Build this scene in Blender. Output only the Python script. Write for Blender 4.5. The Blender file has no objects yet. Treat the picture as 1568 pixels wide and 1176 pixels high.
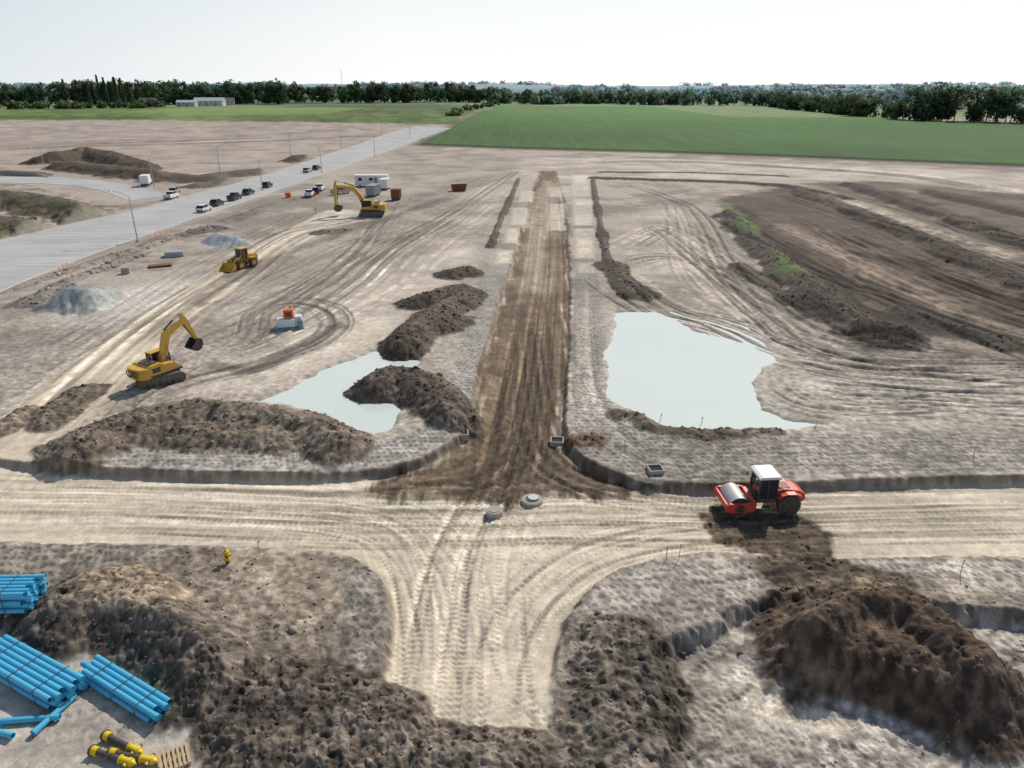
import bpy, bmesh, math, random
import numpy as np
from mathutils import Vector, Matrix
random.seed(7); rng=np.random.default_rng(11)
scene=bpy.context.scene
F=1089.0; PITCH=math.radians(22.6); HC=27.0
SUN_AZ=math.radians(30); SUN_EL=math.radians(42)
# ------------------------------------------------------------ survey helpers
def smooth(t):
    t=np.clip(t,0,1); return t*t*(3-2*t)
def zmac(x,y):
    side=smooth((60-x)/160.0)
    return 10*smooth((y-370)/340.0)*side+4*smooth((y-340)/260.0)*(1-side)
def P(u,v,z=0.0):
    a=(u-784)/F; b=-(v-588)/F
    dy=math.cos(PITCH)+b*math.sin(PITCH); dz=-math.sin(PITCH)+b*math.cos(PITCH)
    t=(z-HC)/dz
    return (t*a,t*dy)
def PT(u,v,h=0.0):
    z=h
    for _ in range(25):
        x,y=P(u,v,z); z=0.5*z+0.5*(float(zmac(x,y))+h)
    return P(u,v,z)
def PL(l,z=0.0): return np.array([PT(u,v,z) for u,v in l])
# ------------------------------------------------------------ noise
LAT=rng.random((512,512)).astype(np.float32)*2-1
def vnoise(x,y):
    xi=np.floor(x).astype(np.int32); yi=np.floor(y).astype(np.int32)
    fx=(x-xi).astype(np.float32); fy=(y-yi).astype(np.float32)
    fx=fx*fx*(3-2*fx); fy=fy*fy*(3-2*fy)
    x0=xi&511; x1=(xi+1)&511; y0=yi&511; y1=(yi+1)&511
    a=LAT[x0,y0]; b=LAT[x1,y0]; c=LAT[x0,y1]; d=LAT[x1,y1]
    return (a+(b-a)*fx)+((c+(d-c)*fx)-(a+(b-a)*fx))*fy
def fbm(x,y,f,o,g=0.5,cell=None):
    s=0;a=1.0;tot=0
    for k in range(o):
        c,sn=math.cos(0.6*k+.3),math.sin(0.6*k+.3)
        n=vnoise((x*c-y*sn)*f+17.3*k,(x*sn+y*c)*f+5.1*k)
        if cell is not None: n=n*np.clip(1.6-2.2*cell*f,0,1)
        s=s+n*a; tot+=a; a*=g; f*=2.03
    return (s/tot).astype(np.float32)
# ------------------------------------------------------------ ground grid
NC=1300
Yr=np.concatenate([np.linspace(-60,16,40,endpoint=False),np.geomspace(16,430,1300),np.geomspace(430,9500,190)[1:]])
NR=len(Yr)
W=0.80*np.maximum(Yr,0)+14+np.maximum(0,-Yr)*0.3+np.where(Yr<16,6*(16-Yr)/16,0)
S=np.linspace(-1,1,NC)
X=(W[:,None]*S[None,:]).astype(np.float64); Y=np.repeat(Yr[:,None],NC,1)
cell=np.repeat(np.gradient(Yr)[:,None],NC,1).astype(np.float32)
def sl_box(x0,x1,y0,y1):
    i0=max(0,int(np.searchsorted(Yr,y0))-1); i1=min(NR,int(np.searchsorted(Yr,y1))+1)
    if i1<=i0: return None
    ws=W[i0:i1]; wa,wb=ws.min(),ws.max()
    a=min(x0/wa,x0/wb); b=max(x1/wa,x1/wb)
    j0=max(0,int((a+1)/2*(NC-1))-1); j1=min(NC,int((b+1)/2*(NC-1))+2)
    if j1<=j0: return None
    return (slice(i0,i1),slice(j0,j1))
def seg_d2(x,y,p,q):
    dx,dy=q[0]-p[0],q[1]-p[1]; L=dx*dx+dy*dy+1e-9
    t=np.clip(((x-p[0])*dx+(y-p[1])*dy)/L,0,1)
    return (x-p[0]-t*dx)**2+(y-p[1]-t*dy)**2
def poly_sd(pts,margin):
    s=sl_box(pts[:,0].min()-margin,pts[:,0].max()+margin,pts[:,1].min()-margin,pts[:,1].max()+margin)
    if s is None: return None,None
    x=X[s];y=Y[s]; d=np.full(x.shape,1e12); ins=np.zeros(x.shape,bool); n=len(pts)
    for k in range(n):
        p=pts[k];q=pts[(k+1)%n]
        d=np.minimum(d,seg_d2(x,y,p,q))
        if p[1]!=q[1]:
            c=((p[1]>y)!=(q[1]>y))&(x<(q[0]-p[0])*(y-p[1])/(q[1]-p[1])+p[0]); ins^=c
    d=np.sqrt(d); return s,np.where(ins,-d,d)
def line_d(pts,margin):
    s=sl_box(pts[:,0].min()-margin,pts[:,0].max()+margin,pts[:,1].min()-margin,pts[:,1].max()+margin)
    if s is None: return None,None
    x=X[s];y=Y[s]
    if len(pts)==1: return s,np.sqrt((x-pts[0][0])**2+(y-pts[0][1])**2)
    d=np.full(x.shape,1e12)
    for k in range(len(pts)-1): d=np.minimum(d,seg_d2(x,y,pts[k],pts[k+1]))
    return s,np.sqrt(d)
def catmull(pts,n=8):
    pts=np.array(pts); P0=np.vstack([2*pts[0]-pts[1],pts,2*pts[-1]-pts[-2]]); out=[]
    for i in range(1,len(P0)-2):
        for k in range(n):
            t=k/n; a,b,c,d=P0[i-1],P0[i],P0[i+1],P0[i+2]
            out.append(0.5*((2*b)+(-a+c)*t+(2*a-5*b+4*c-d)*t*t+(-a+3*b-3*c+d)*t**3))
    out.append(pts[-1]); return np.array(out)
Nbig=fbm(X,Y,0.02,4)
N1=fbm(X,Y,0.12,5)
N2=fbm(X+91,Y+33,0.7,4,0.55,cell)
N3=fbm(X+11,Y+53,2.6,2,0.6,cell)
Nst=fbm(X*0.16+7,Y*1.9,0.8,4,0.65)
Nsy=fbm(X*1.6+7,Y*0.14,0.9,4,0.65)
def A(*c): return np.array(c,np.float32)
LIGHT=A(.50,.435,.345); MID=A(.245,.21,.17); GREYM=A(.32,.295,.26)
DARK=A(.095,.074,.054); BROWN=A(.16,.112,.068); TAN=A(.545,.47,.36)
col=np.empty((NR,NC,3),np.float32)
mix=smooth(0.55+1.6*N1+0.8*Nbig+.6*N2)[...,None]
col[:]=MID*(1-mix)+A(.40,.345,.282)*mix
Z=np.zeros((NR,NC),np.float32); rough=np.full((NR,NC),0.12,np.float32)
pad=np.zeros((NR,NC),np.float32); wet=np.zeros((NR,NC),np.float32); veg=np.zeros((NR,NC),np.float32); flat=np.zeros((NR,NC),np.float32); sm_=np.zeros((NR,NC),np.float32)
def paint(px,c,soft=1.0,warp=1.0,alpha=1.0,rg=None,padv=None,wetv=None,vegv=None,z=0.0,tex=None,wn=None,smv=None):
    pts=PL(px,z); s,d=poly_sd(pts,soft+warp+1)
    if s is None: return
    d=d+warp*((N1[s]*1.2+N2[s]*.7+N3[s]*.35) if wn is None else wn[s])
    m=smooth(0.5-d/(2*soft))*alpha
    cc=np.asarray(c,np.float32)
    t=1+(0.4*N1[s]+.35*N2[s] if tex is None else tex[s])
    col[s]=col[s]*(1-m[...,None])+cc*t[...,None]*m[...,None]
    if rg is not None: rough[s]=rough[s]*(1-m)+rg*m
    if padv is not None: pad[s]=pad[s]*(1-m)+padv*m
    if wetv is not None: wet[s]=wet[s]*(1-m)+wetv*m
    if vegv is not None: veg[s]=veg[s]*(1-m)+vegv*m
    v=(1.0 if (rg is not None and rg<=.05) else (0.0 if rg is not None and rg>.1 else None)) if smv is None else smv
    if v is not None: sm_[s]=sm_[s]*(1-m)+v*m
def stroke(px,wd,c,soft=1.5,warp=1.0,alpha=1.0,rg=None):
    pts=catmull(PL(px),5); s,d=line_d(pts,wd+soft+warp+1)
    if s is None: return
    d=d-wd+warp*(N1[s]*1.4+N2[s]*.8); m=smooth(0.5-d/(2*soft))*alpha
    t=1+(0.4*N1[s]+.35*N2[s]); col[s]=col[s]*(1-m[...,None])+np.asarray(c,np.float32)*t[...,None]*m[...,None]
    if rg is not None:
        rough[s]=rough[s]*(1-m)+rg*m
        if rg<.05: sm_[s]=np.maximum(sm_[s],m)
# ---------- broad zones
paint([(-400,181),(240,184),(480,187),(700,194),(690,215),(600,235),(500,262),(400,290),(250,320),(-400,440)],A(.345,.285,.236),4,4,.9)
paint([(500,440),(590,400),(730,375),(725,420),(640,450),(600,520),(500,560),(400,600),(290,600),(330,560),(430,535)],A(.54,.47,.38),2,2,.9,smv=.6)
paint([(560,330),(760,290),(740,370),(600,395),(480,440),(380,520),(300,540),(420,420)],A(.38,.325,.262),3,3,.7)
paint([(950,330),(1090,310),(1110,400),(1220,480),(1120,500),(1000,440),(920,410)],A(.47,.405,.325),4,5,.65)
paint([(1190,570),(1400,580),(1700,570),(1800,645),(1300,650),(1180,610)],A(.50,.44,.36),2,3,.8)
paint([(920,430),(1000,470),(1110,510),(1250,520),(1400,560),(1568,580),(1900,600),(1900,560),(1568,545),(1300,520),(1200,480),(1000,440)],A(.26,.222,.178),3,4,.5)
paint([(800,240),(1100,245),(1500,262),(1800,290),(1800,320),(1400,280),(1200,275),(920,278),(790,270)],A(.49,.42,.335),3,3,.7)
paint([(600,225),(800,232),(790,262),(700,300),(560,330),(500,300)],A(.33,.28,.23),4,4,.7)
paint([(-300,560),(100,500),(180,470),(300,440),(120,580),(-300,760)],A(.33,.29,.24),2,2,.8)
paint([(60,470),(180,440),(270,425),(330,420),(260,490),(120,500)],A(.50,.46,.40),3,2,.75)  # airborne dust haze by the gravel pile, painted into the soil colour
stroke([(-120,760),(40,660),(150,570),(250,490),(340,430),(430,375),(520,325)],3.9,A(.60,.51,.385),1.2,1.2,.95,rg=.03)
stroke([(430,375),(520,335),(600,325)],5,LIGHT,2,2,.7)
stroke([(300,460),(420,395),(560,345),(700,300)],1.6,A(.17,.145,.12),1.2,1.4,.7); stroke([(330,560),(400,560),(480,525),(510,500)],1.3,A(.14,.12,.095),.8,1.0,.8)
paint([(20,955),(110,985),(220,1010),(300,1025),(330,1080),(300,1180),(320,1300),(-200,1300),(-200,960)],A(.50,.445,.37),.8,.8,.95,rg=.05)
# dark graded topsoil strips, right
paint([(1105,305),(1215,283),(1568,400),(1900,500),(1900,640),(1568,560),(1440,545),(1400,510),(1300,515),(1240,470),(1180,405),(1130,345)],A(.105,.079,.058),2.2,3,.98,rg=.15)
paint([(1225,280),(1350,278),(1600,300),(1900,330),(1900,480),(1568,398)],A(.135,.106,.082),3,4,.92,rg=.15)
stroke([(1200,345),(1300,395),(1450,470),(1600,530)],2.4,A(.25,.195,.145),1.6,1.6,.75); stroke([(1245,296),(1400,355),(1568,430),(1750,500)],2.5,A(.06,.047,.036),1.8,1.6,.9)
stroke([(1240,284),(1390,335),(1568,400)],2.0,A(.30,.245,.19),1.4,1.6,.75); stroke([(1320,285),(1450,325),(1568,365),(1700,400)],3.0,A(.065,.051,.039),2,2,.9); stroke([(1120,318),(1180,370),(1260,440),(1310,490),(1400,505)],4,A(.06,.046,.034),1.6,1.6,.95)
stroke([(1420,290),(1568,322),(1750,350)],3.0,A(.08,.064,.05),2,2,.85); stroke([(1380,290),(1500,315),(1700,365)],1.8,A(.33,.275,.215),1.6,2,.65); stroke([(1380,470),(1480,500),(1700,560)],2.0,A(.06,.048,.036),1.4,1.6,.8)
stroke([(1300,480),(1360,505),(1420,500)],6,A(.055,.042,.032),2,2,.95); stroke([(1440,522),(1568,545),(1700,565)],2.2,A(.36,.30,.24),1.6,2,.7)
stroke([(1100,318),(1150,372),(1210,435)],1.5,A(.40,.345,.275),1,1,.8)
# lower blocks
paint([(0,835),(500,846),(560,865),(585,900),(590,1000),(580,1200),(320,1300),(330,1080),(290,1010),(110,975),(30,945),(-300,930),(-300,830)],A(.195,.158,.122),.5,.7,.94,rg=.38)
paint([(330,850),(500,850),(570,900),(575,1010),(480,1010),(380,930)],A(.29,.238,.18),1,1,.85,rg=.18)
paint([(865,955),(920,885),(1000,855),(1568,852),(1900,855),(1900,1350),(830,1350),(845,1080)],A(.25,.211,.168),.5,.7,.92,rg=.36)
paint([(560,1075),(860,1085),(880,1350),(300,1350),(380,1060)],A(.235,.192,.147),1.2,1.5,.88,rg=.4)
# ---------- excavated roads
road_px=[(-500,690),(-20,702),(75,712),(300,722),(500,724),(590,718),(650,700),(695,675),(712,655),(733,560),(760,470),(783,400),(801,340),(816,290),(828,262),
 (850,262),(862,300),(868,340),(871,400),(873,470),(869,560),(865,640),(868,672),(890,700),(940,722),(990,738),(1100,742),(1300,735),(1568,728),(1900,722),(1900,850),(1568,850),(1300,850),(1100,843),(1020,848),(950,866),(900,900),(868,940),(852,990),(845,1080),(835,1110),
 (600,1110),(592,1060),(598,980),(600,920),(585,880),(550,852),(500,840),(350,832),(150,828),(0,826),(-500,815)]
RP=PL(road_px); s,dR=poly_sd(RP,6)
wv=dR+0.18*N1[s]+.25*N2[s]+.1*N3[s]
roadm=smooth(0.5-wv/0.5)
x=X[s];y=Y[s]
dep=np.where(x<-34,0.25+0.47*smooth((x+48)/14),0.72)
dep=dep*(0.55+0.45*smooth((105-y)/50))*(0.15+0.85*smooth((260-y)/120))
dep=dep*(0.12+0.88*smooth((y-25.5)/4.0))
Z[s]-=(roadm*dep).astype(np.float32)
rough[s]=rough[s]*(1-roadm)+.02*roadm; sm_[s]=sm_[s]*(1-roadm)+roadm
cc=TAN*(1+.42*Nst[s]*smooth((y-30)/12)+.15*N1[s]+.08*N2[s])[...,None]
m=roadm[...,None]; col[s]=col[s]*(1-m)+cc*m
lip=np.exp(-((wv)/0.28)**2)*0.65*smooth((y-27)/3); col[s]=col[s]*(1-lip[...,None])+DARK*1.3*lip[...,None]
# central brown subgrade
br=[(712,655),(733,560),(760,470),(783,400),(801,340),(816,290),(828,262),(850,262),(862,300),(868,340),(871,400),(873,470),(869,560),(865,640),(868,672),(900,705),(990,740),(900,745),(840,740),(790,760),(700,750),(600,745),(560,735),(650,705)]
tx=(0.55*Nsy+.5*N2)
paint(br,A(.150,.106,.067),.7,.7,.95,rg=.14,tex=tx,wn=(N2*0.9+Nsy*2.2),smv=.3)
paint([(806,330),(818,300),(830,275),(850,275),(855,300),(850,370),(830,440),(800,440),(790,400)],A(.46,.39,.305),2,4,.5)
def strip(px,c=GREYM,a=.9): paint(px,c,.5,.4,a,rg=.06,padv=1.0)
strip([(710,650),(731,560),(758,470),(780,408),(742,408),(722,450),(702,520),(690,590),(680,640),(600,672),(480,685),(90,684),(60,700),(75,708),(300,718),(500,720),(590,714),(650,696),(690,672)])
strip([(869,640),(874,560),(878,470),(880,400),(915,400),(920,470),(932,600),(960,648),(1080,662),(1300,662),(1568,664),(1900,660),(1900,716),(1568,722),(1300,728),(1100,735),(990,730),(940,714),(893,695),(872,668)],A(.30,.272,.232))
strip([(-200,830),(0,832),(250,838),(255,858),(120,868),(80,890),(50,915),(-200,900)],A(.29,.252,.205))
strip([(905,900),(950,872),(1030,853),(1120,862),(1180,885),(1190,915),(1110,935),(1060,960),(960,960),(880,945)],A(.36,.32,.27))
strip([(1280,856),(1568,856),(1900,858),(1900,930),(1568,915),(1420,890)],A(.38,.335,.28))
strip([(535,862),(578,885),(584,960),(572,1020),(535,1020),(528,930)],A(.32,.282,.24))
for (a,b) in [((799,292),(816,308)),((786,318),(808,345)),((776,350),(797,372)),((760,383),(787,404)),
              ((876,268),(902,300)),((878,305),(908,345)),((880,350),(910,395)),((884,402),(914,418)),((888,470),(900,560)),((890,580),(906,640)),((840,285),(872,300)),((840,310),(865,350))]:
    paint([(a[0],a[1]),(b[0],a[1]),(b[0],b[1]),(a[0]-(4 if a[0]<840 else 0),b[1])],A(.55,.485,.39),.7,.9,.85)
# pit lower right
s,d=poly_sd(PL([(1085,965),(1115,940),(1180,922),(1300,905),(1450,922),(1568,938),(1800,960),(1850,1350),(1060,1350),(1020,1180),(1035,1090),(1010,1010)]),4)
d=d+.5*N1[s]*1.5+.45*N2[s]+.2*N3[s]; pm=smooth(.5-d/.8); Z[s]-=(.9*pm).astype(np.float32)
col[s]=col[s]*(1-.8*pm[...,None])+A(.34,.305,.26)*(1+.6*N1[s]+.6*N2[s]+.4*N3[s])[...,None]*.8*pm[...,None]; rough[s]=rough[s]*(1-.4*pm)
lip=np.exp(-(d/.3)**2)*.5; col[s]=col[s]*(1-lip[...,None])+A(.17,.155,.135)*lip[...,None]
paint([(1090,1010),(1160,995),(1200,1010),(1230,1050),(1330,1075),(1300,1110),(1180,1110),(1100,1080),(1060,1040)],A(.58,.51,.41),.5,1.4,.85,rg=.07,smv=.5)
paint([(1380,1110),(1500,1120),(1568,1080),(1700,1100),(1700,1180),(1400,1160)],A(.42,.385,.33),.8,1.4,.6)
# fresh soil around roller
paint([(1060,780),(1110,772),(1230,790),(1262,815),(1255,845),(1160,850),(1080,835)],A(.115,.083,.055),.4,1.0,.95,rg=.25,z=-.7)
paint([(1160,850),(1255,842),(1300,870),(1460,905),(1400,930),(1220,930),(1180,890)],A(.14,.105,.072),.6,1,.9,rg=.34)
# vegetation and fields ---------------------------------------------------
Nf=fbm(X+500,Y,0.012,4); Nr=fbm(X*1.0,Y*0.06,0.5,2)
paint([(-900,181),(240,184),(480,187),(640,190),(705,192),(735,166),(770,150),(400,150),(-900,150)],A(.105,.148,.042),6,5,1,vegv=1,tex=0.7*N1+.7*Nf)
paint([(240,166),(480,162),(560,166),(500,174),(260,178)],A(.17,.235,.07),4,3,.9,tex=.2*Nf)
paint([(-900,176),(-100,175),(230,179),(240,183),(-900,181)],A(.07,.11,.025),3,4,.9)
paint([(640,214),(690,196),(735,170),(750,160),(762,160),(735,190),(660,222)],A(.12,.16,.055),2,3,1,vegv=1)
fld=[(643,222),(800,228),(1000,233),(1200,240),(1400,248),(1568,255),(2300,300),(2300,215),(1568,189),(1400,185),(1300,178),(1190,168),(1000,163),(880,160),(770,160),(745,172),(700,192)]
FP=PL(fld); s,d=poly_sd(FP,12); fm=smooth(.5-(d+.8*N1[s])/1.5)
tram=np.exp(-((((X[s]*.93+Y[s]*.37)%24)-12)/.9)**2)*.12
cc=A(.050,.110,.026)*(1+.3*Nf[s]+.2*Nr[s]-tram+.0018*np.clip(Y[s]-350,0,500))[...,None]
col[s]=col[s]*(1-fm[...,None])+cc*fm[...,None]; veg[s]=np.maximum(veg[s],fm); rough[s]=rough[s]*(1-fm)+.02*fm; Z[s]+=(.8*fm).astype(np.float32)
edge=np.exp(-((d-2.2+1.3*N1[s])/1.6)**2)*(N1[s]>-.15); col[s]=col[s]*(1-edge[...,None])+A(.12,.15,.045)*edge[...,None]; veg[s]=np.maximum(veg[s],edge)
e2=np.exp(-((d+.4)/1.0)**2)*.6; col[s]=col[s]*(1-e2[...,None])+A(.02,.04,.012)*e2[...,None]
e3=smooth(.5-(d-7)/6)*(1-fm)*.55; col[s]=col[s]*(1-e3[...,None])+A(.13,.105,.082)*e3[...,None]
paint([(745,166),(860,159),(880,163),(870,176),(760,168)],A(.12,.16,.055),4,4,.7)
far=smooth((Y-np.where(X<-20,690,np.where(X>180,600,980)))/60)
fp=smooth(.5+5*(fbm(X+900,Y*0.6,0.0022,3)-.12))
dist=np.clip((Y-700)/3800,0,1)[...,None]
forest=A(.07,.105,.05)*(1-dist)+A(.26,.34,.37)*dist  # far colours turn pale and bluish with distance: aerial haze painted into the albedo
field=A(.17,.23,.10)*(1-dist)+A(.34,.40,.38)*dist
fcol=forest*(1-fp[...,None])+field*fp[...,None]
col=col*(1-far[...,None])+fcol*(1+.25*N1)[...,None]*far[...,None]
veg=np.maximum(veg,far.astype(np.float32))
Z+=zmac(X,Y).astype(np.float32)
hill=smooth((Y-2200)/4500)*(40+28*fbm(X,Y*.7,0.0006,3))
Z+=hill.astype(np.float32)
Z+=(far*(1-fp)*smooth((Y-1500)/300)*(7+6*fbm(X,Y,0.02,3))).astype(np.float32)
NG=fbm(X+40,Y+77,0.35,4)
def weeds(px,c=A(.10,.15,.04),th=0.0,a=.9):
    s,d=poly_sd(PL(px),2); m=smooth(.5-(d+1.5*N1[s])/2)*smooth(.5+6*(NG[s]-th))*a
    col[s]=col[s]*(1-m[...,None])+c*(1+.5*N2[s])[...,None]*m[...,None]; veg[s]=np.maximum(veg[s],m*.6)
# ---------- ponds
def pond(px):
    s,d=poly_sd(PL(px),6); d=d+.9*N1[s]+.5*N2[s]
    ring=smooth(.5-(d-1.0)/3.5)
    flat[s]=np.maximum(flat[s],ring)
    Z[s]=Z[s]*(1-smooth(.5-d/1.5))
    Z[s]-=(.55*smooth(.5-(d-.2)/1.6)+.08*ring).astype(np.float32)
    c=smooth(.5-(d-.8)/1.6)[...,None]*.7; col[s]=col[s]*(1-c)+A(.40,.36,.30)*c
    wet[s]=np.maximum(wet[s],ring*.8)
P1=[(945,478),(1002,477),(1035,492),(1062,505),(1110,518),(1145,528),(1185,548),(1168,562),(1150,590),(1165,625),(1200,640),(1285,648),(1180,654),(1080,652),(1010,645),(975,626),(934,610),(936,560),(943,510)]
P2=[(398,612),(450,590),(520,556),(590,531),(642,537),(632,556),(565,566),(545,585),(575,600),(607,626),(592,656),(522,660),(515,640),(478,622),(430,616)]
pond(P1); pond(P2)
paint([(1120,500),(1200,520),(1215,560),(1190,600),(1240,640),(1170,640),(1140,580),(1150,550)],A(.36,.32,.265),1,2,.6,wetv=.9)
# ---------- mounds
def mound(px,h,r,c=DARK,rg=.8,cm=1.0):
    c=c*1.08
    pts=PL(px,h); s,d=line_d(pts,r*1.6)
    if s is None: return
    dn=d*(1+.35*N1[s])+r*(.28*N1[s]+.18*N2[s])
    t=np.clip(1-dn/r,0,1); m=smooth(t*1.1)*.5+.5*np.clip(t*1.2,0,1)
    hh=h*(m+.28*N1[s]*m+.20*N2[s]*m)
    base=Z[s]; Z[s]=np.maximum(base,base*(1-m)+hh)
    cmk=smooth(t*6)*cm
    col[s]=col[s]*(1-cmk[...,None])+c*(1+.6*N1[s]+.5*N2[s]+.3*N3[s])[...,None]*cmk[...,None]
    rough[s]=np.maximum(rough[s],smooth(t*3)*rg)
    for q in (pad,sm_,wet,flat): q[s]*=(1-cmk)
SO=A(.155,.124,.092)
mound([(125,668),(160,650),(220,630),(300,614),(390,622),(480,642),(515,664)],1.3,4.0,SO,.7)
mound([(240,645),(330,655),(430,668)],.8,3,SO,.7)
mound([(572,574),(605,563),(640,570),(672,592),(690,612)],1.6,3.3,A(.115,.091,.069),.75)
mound([(618,512),(640,488),(665,470),(698,452),(708,436)],1.7,3.5,A(.10,.08,.06),.75)
mound([(655,486),(690,474)],1.5,3.8,A(.105,.083,.062),.75); mound([(655,448),(690,438)],1.6,3.4,A(.11,.088,.066),.75)
mound([(690,412),(716,408)],1.1,2.8,A(.105,.083,.062),.7)
mound([(945,626),(975,632),(990,642)],.55,1.7,A(.14,.115,.088),.6)
mound([(1010,654),(1090,660),(1150,658),(1190,657)],.2,1.1,SO,.5)
mound([(880,668),(910,668)],.3,1.3,BROWN); mound([(692,640),(700,652)],.3,1.1,SO)
mound([(110,905),(165,892),(220,910),(280,950),(325,992)],1.7,3.2,A(.095,.078,.061),.6)
mound([(170,880),(240,898)],1.4,2.2,A(.25,.195,.138),.4)
mound([(345,1025),(420,1055),(500,1080),(590,1098)],.75,2.3,A(.14,.114,.088),.75)
mound([(380,1090),(440,1130),(520,1165)],.6,2.4,A(.13,.106,.083),.75); mound([(620,1130),(700,1150),(800,1160)],.35,1.8,A(.16,.13,.10),.7)
mound([(925,970),(950,1010),(955,1080),(940,1150)],.45,2.3,A(.175,.145,.114),.75)
mound([(1262,940),(1305,915),(1390,908),(1430,940),(1490,990)],2.3,3.8,A(.088,.061,.043),.55)
mound([(1340,975),(1420,1005)],1.5,3.2,A(.083,.058,.041),.55)
mound([(1250,880),(1330,900)],.5,2.2,A(.13,.098,.068),.5)
mound([(70,640),(100,610),(130,590)],.6,2.0,SO,.7); mound([(0,650),(40,625)],.45,1.9,SO,.7)
mound([(20,920),(60,950)],.5,1.3,A(.15,.125,.10),.6)
mound([(118,437),(128,439)],2.5,5.0,A(.25,.26,.245),.12); mound([(150,443)],1.4,4.2,A(.27,.28,.26),.12)
mound([(334,358),(352,361)],1.5,4.4,A(.26,.28,.29),.12)
mound([(80,232),(130,226),(170,232),(205,244)],4.2,9,A(.095,.068,.048)); mound([(90,246),(160,252),(240,262)],2.8,7,A(.11,.082,.058))
mound([(-60,296),(30,294),(100,306),(150,322)],3.2,9,A(.125,.10,.068)); mound([(-60,326),(40,336),(90,341)],2.4,7.5,A(.13,.105,.073)); mound([(-120,350),(-20,352)],1.5,5,A(.13,.11,.072))
mound([(-80,258),(50,262)],1.6,6,A(.11,.088,.068)); mound([(240,262),(300,268),(350,262),(395,258)],1.8,6,A(.115,.094,.074)); mound([(450,238),(478,236)],2.2,7,A(.085,.065,.05)); mound([(300,280),(370,272)],1.2,5,A(.12,.10,.078))
mound([(0,440),(90,415),(180,388),(260,362),(340,338),(420,310),(455,300)],.5,2.2,A(.20,.175,.145),.8)
mound([(300,350),(330,345)],.8,3,A(.13,.11,.095)); mound([(40,460),(110,425),(215,385)],.4,2.4,A(.19,.168,.142),.8); mound([(490,352),(520,350)],.5,3,SO,.5)
B=A(.10,.08,.06)
for l,h,r in [([(905,270),(1000,273),(1100,276),(1200,281),(1300,300)],.7,2.2),([(920,262),(1060,263),(1200,268)],.4,1.6),([(908,272),(912,300),(921,350),(930,395),(955,430)],.5,1.0),
              ([(794,272),(782,300),(768,330),(750,375)],.5,.9),([(1225,287),(1400,352),(1568,425),(1800,520)],1.3,3.0),([(1300,278),(1450,325),(1568,362),(1800,440)],1.3,3.4),([(1420,290),(1568,322),(1750,350)],1.1,3.2),
              ([(1118,320),(1170,368),(1225,418),(1280,458),(1320,488),(1390,500)],1.7,4.0),([(1380,468),(1480,500),(1600,535),(1750,570)],.8,2.6),([(935,400),(958,430),(980,445)],.6,2.6),
              ([(1130,400),(1160,420),(1215,455),(1250,470)],.4,2.0)]:
    mound(l,h,r,B*.8,.3,.9)
weeds([(1098,308),(1122,316),(1170,352),(1158,372),(1125,355)],A(.12,.18,.05),-.1)
weeds([(1180,395),(1210,400),(1245,440),(1228,450),(1190,430)],A(.11,.16,.05),-.05)
weeds([(-300,285),(30,280),(140,305),(200,340),(60,375),(-300,410)],A(.105,.112,.045),.1,.65)
weeds([(70,232),(180,232),(260,262),(240,275),(60,262)],A(.10,.095,.05),.2,.5)
# ---------- tracks
TT=np.zeros((NR,NC),np.float32); TH=np.zeros((NR,NC),np.float32)
def one_track(line,ac,ah,g,w):
    i0g,i1g,j0g,j1g=NR,0,NC,0; buf=[]; arc=np.concatenate([[0],np.cumsum(np.linalg.norm(np.diff(line,axis=0),axis=1))])
    for k in range(0,len(line)-1,5):
        ch=line[k:k+6]
        s=sl_box(ch[:,0].min()-g-w*2,ch[:,0].max()+g+w*2,ch[:,1].min()-g-w*2,ch[:,1].max()+g+w*2)
        if s is None: continue
        x=X[s];y=Y[s]; d=np.full(x.shape,1e12); al=np.zeros(x.shape)
        for q in range(len(ch)-1):
            p0,p1=ch[q],ch[q+1]; dx,dy=p1-p0; L=dx*dx+dy*dy+1e-9; t=np.clip(((x-p0[0])*dx+(y-p0[1])*dy)/L,0,1); dd=(x-p0[0]-t*dx)**2+(y-p0[1]-t*dy)**2
            u=dd<d; d=np.where(u,dd,d); al=np.where(u,arc[k+q]+t*math.sqrt(L),al)
        d=np.sqrt(d); e=np.exp(-((d-g/2)/w)**4)
        # no cap at chunk ends (the neighbouring chunk covers the joint)
        ce=arc[min(k+5,len(line)-1)]
        fade=np.clip((al-arc[0])/2.5,0,1)*np.clip((arc[-1]-al)/2.5,0,1)
        e=e*fade*((al>arc[k]+1e-4)&(al<ce-1e-4))
        cf=np.clip(1.5-cell[s]*9,0,1)*.45
        e=e*(1-cf+cf*np.sin(2*np.pi*(al/.42+np.abs(d-g/2)*1.5)))
        buf.append((s,e.astype(np.float32)))
        i0g=min(i0g,s[0].start);i1g=max(i1g,s[0].stop);j0g=min(j0g,s[1].start);j1g=max(j1g,s[1].stop)
    if not buf: return
    t=np.zeros((i1g-i0g,j1g-j0g),np.float32)
    for s,e in buf:
        v=t[s[0].start-i0g:s[0].stop-i0g,s[1].start-j0g:s[1].stop-j0g]; np.maximum(v,e,out=v)
    TT[i0g:i1g,j0g:j1g]+=t*ac; TH[i0g:i1g,j0g:j1g]-=t*ah
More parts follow.
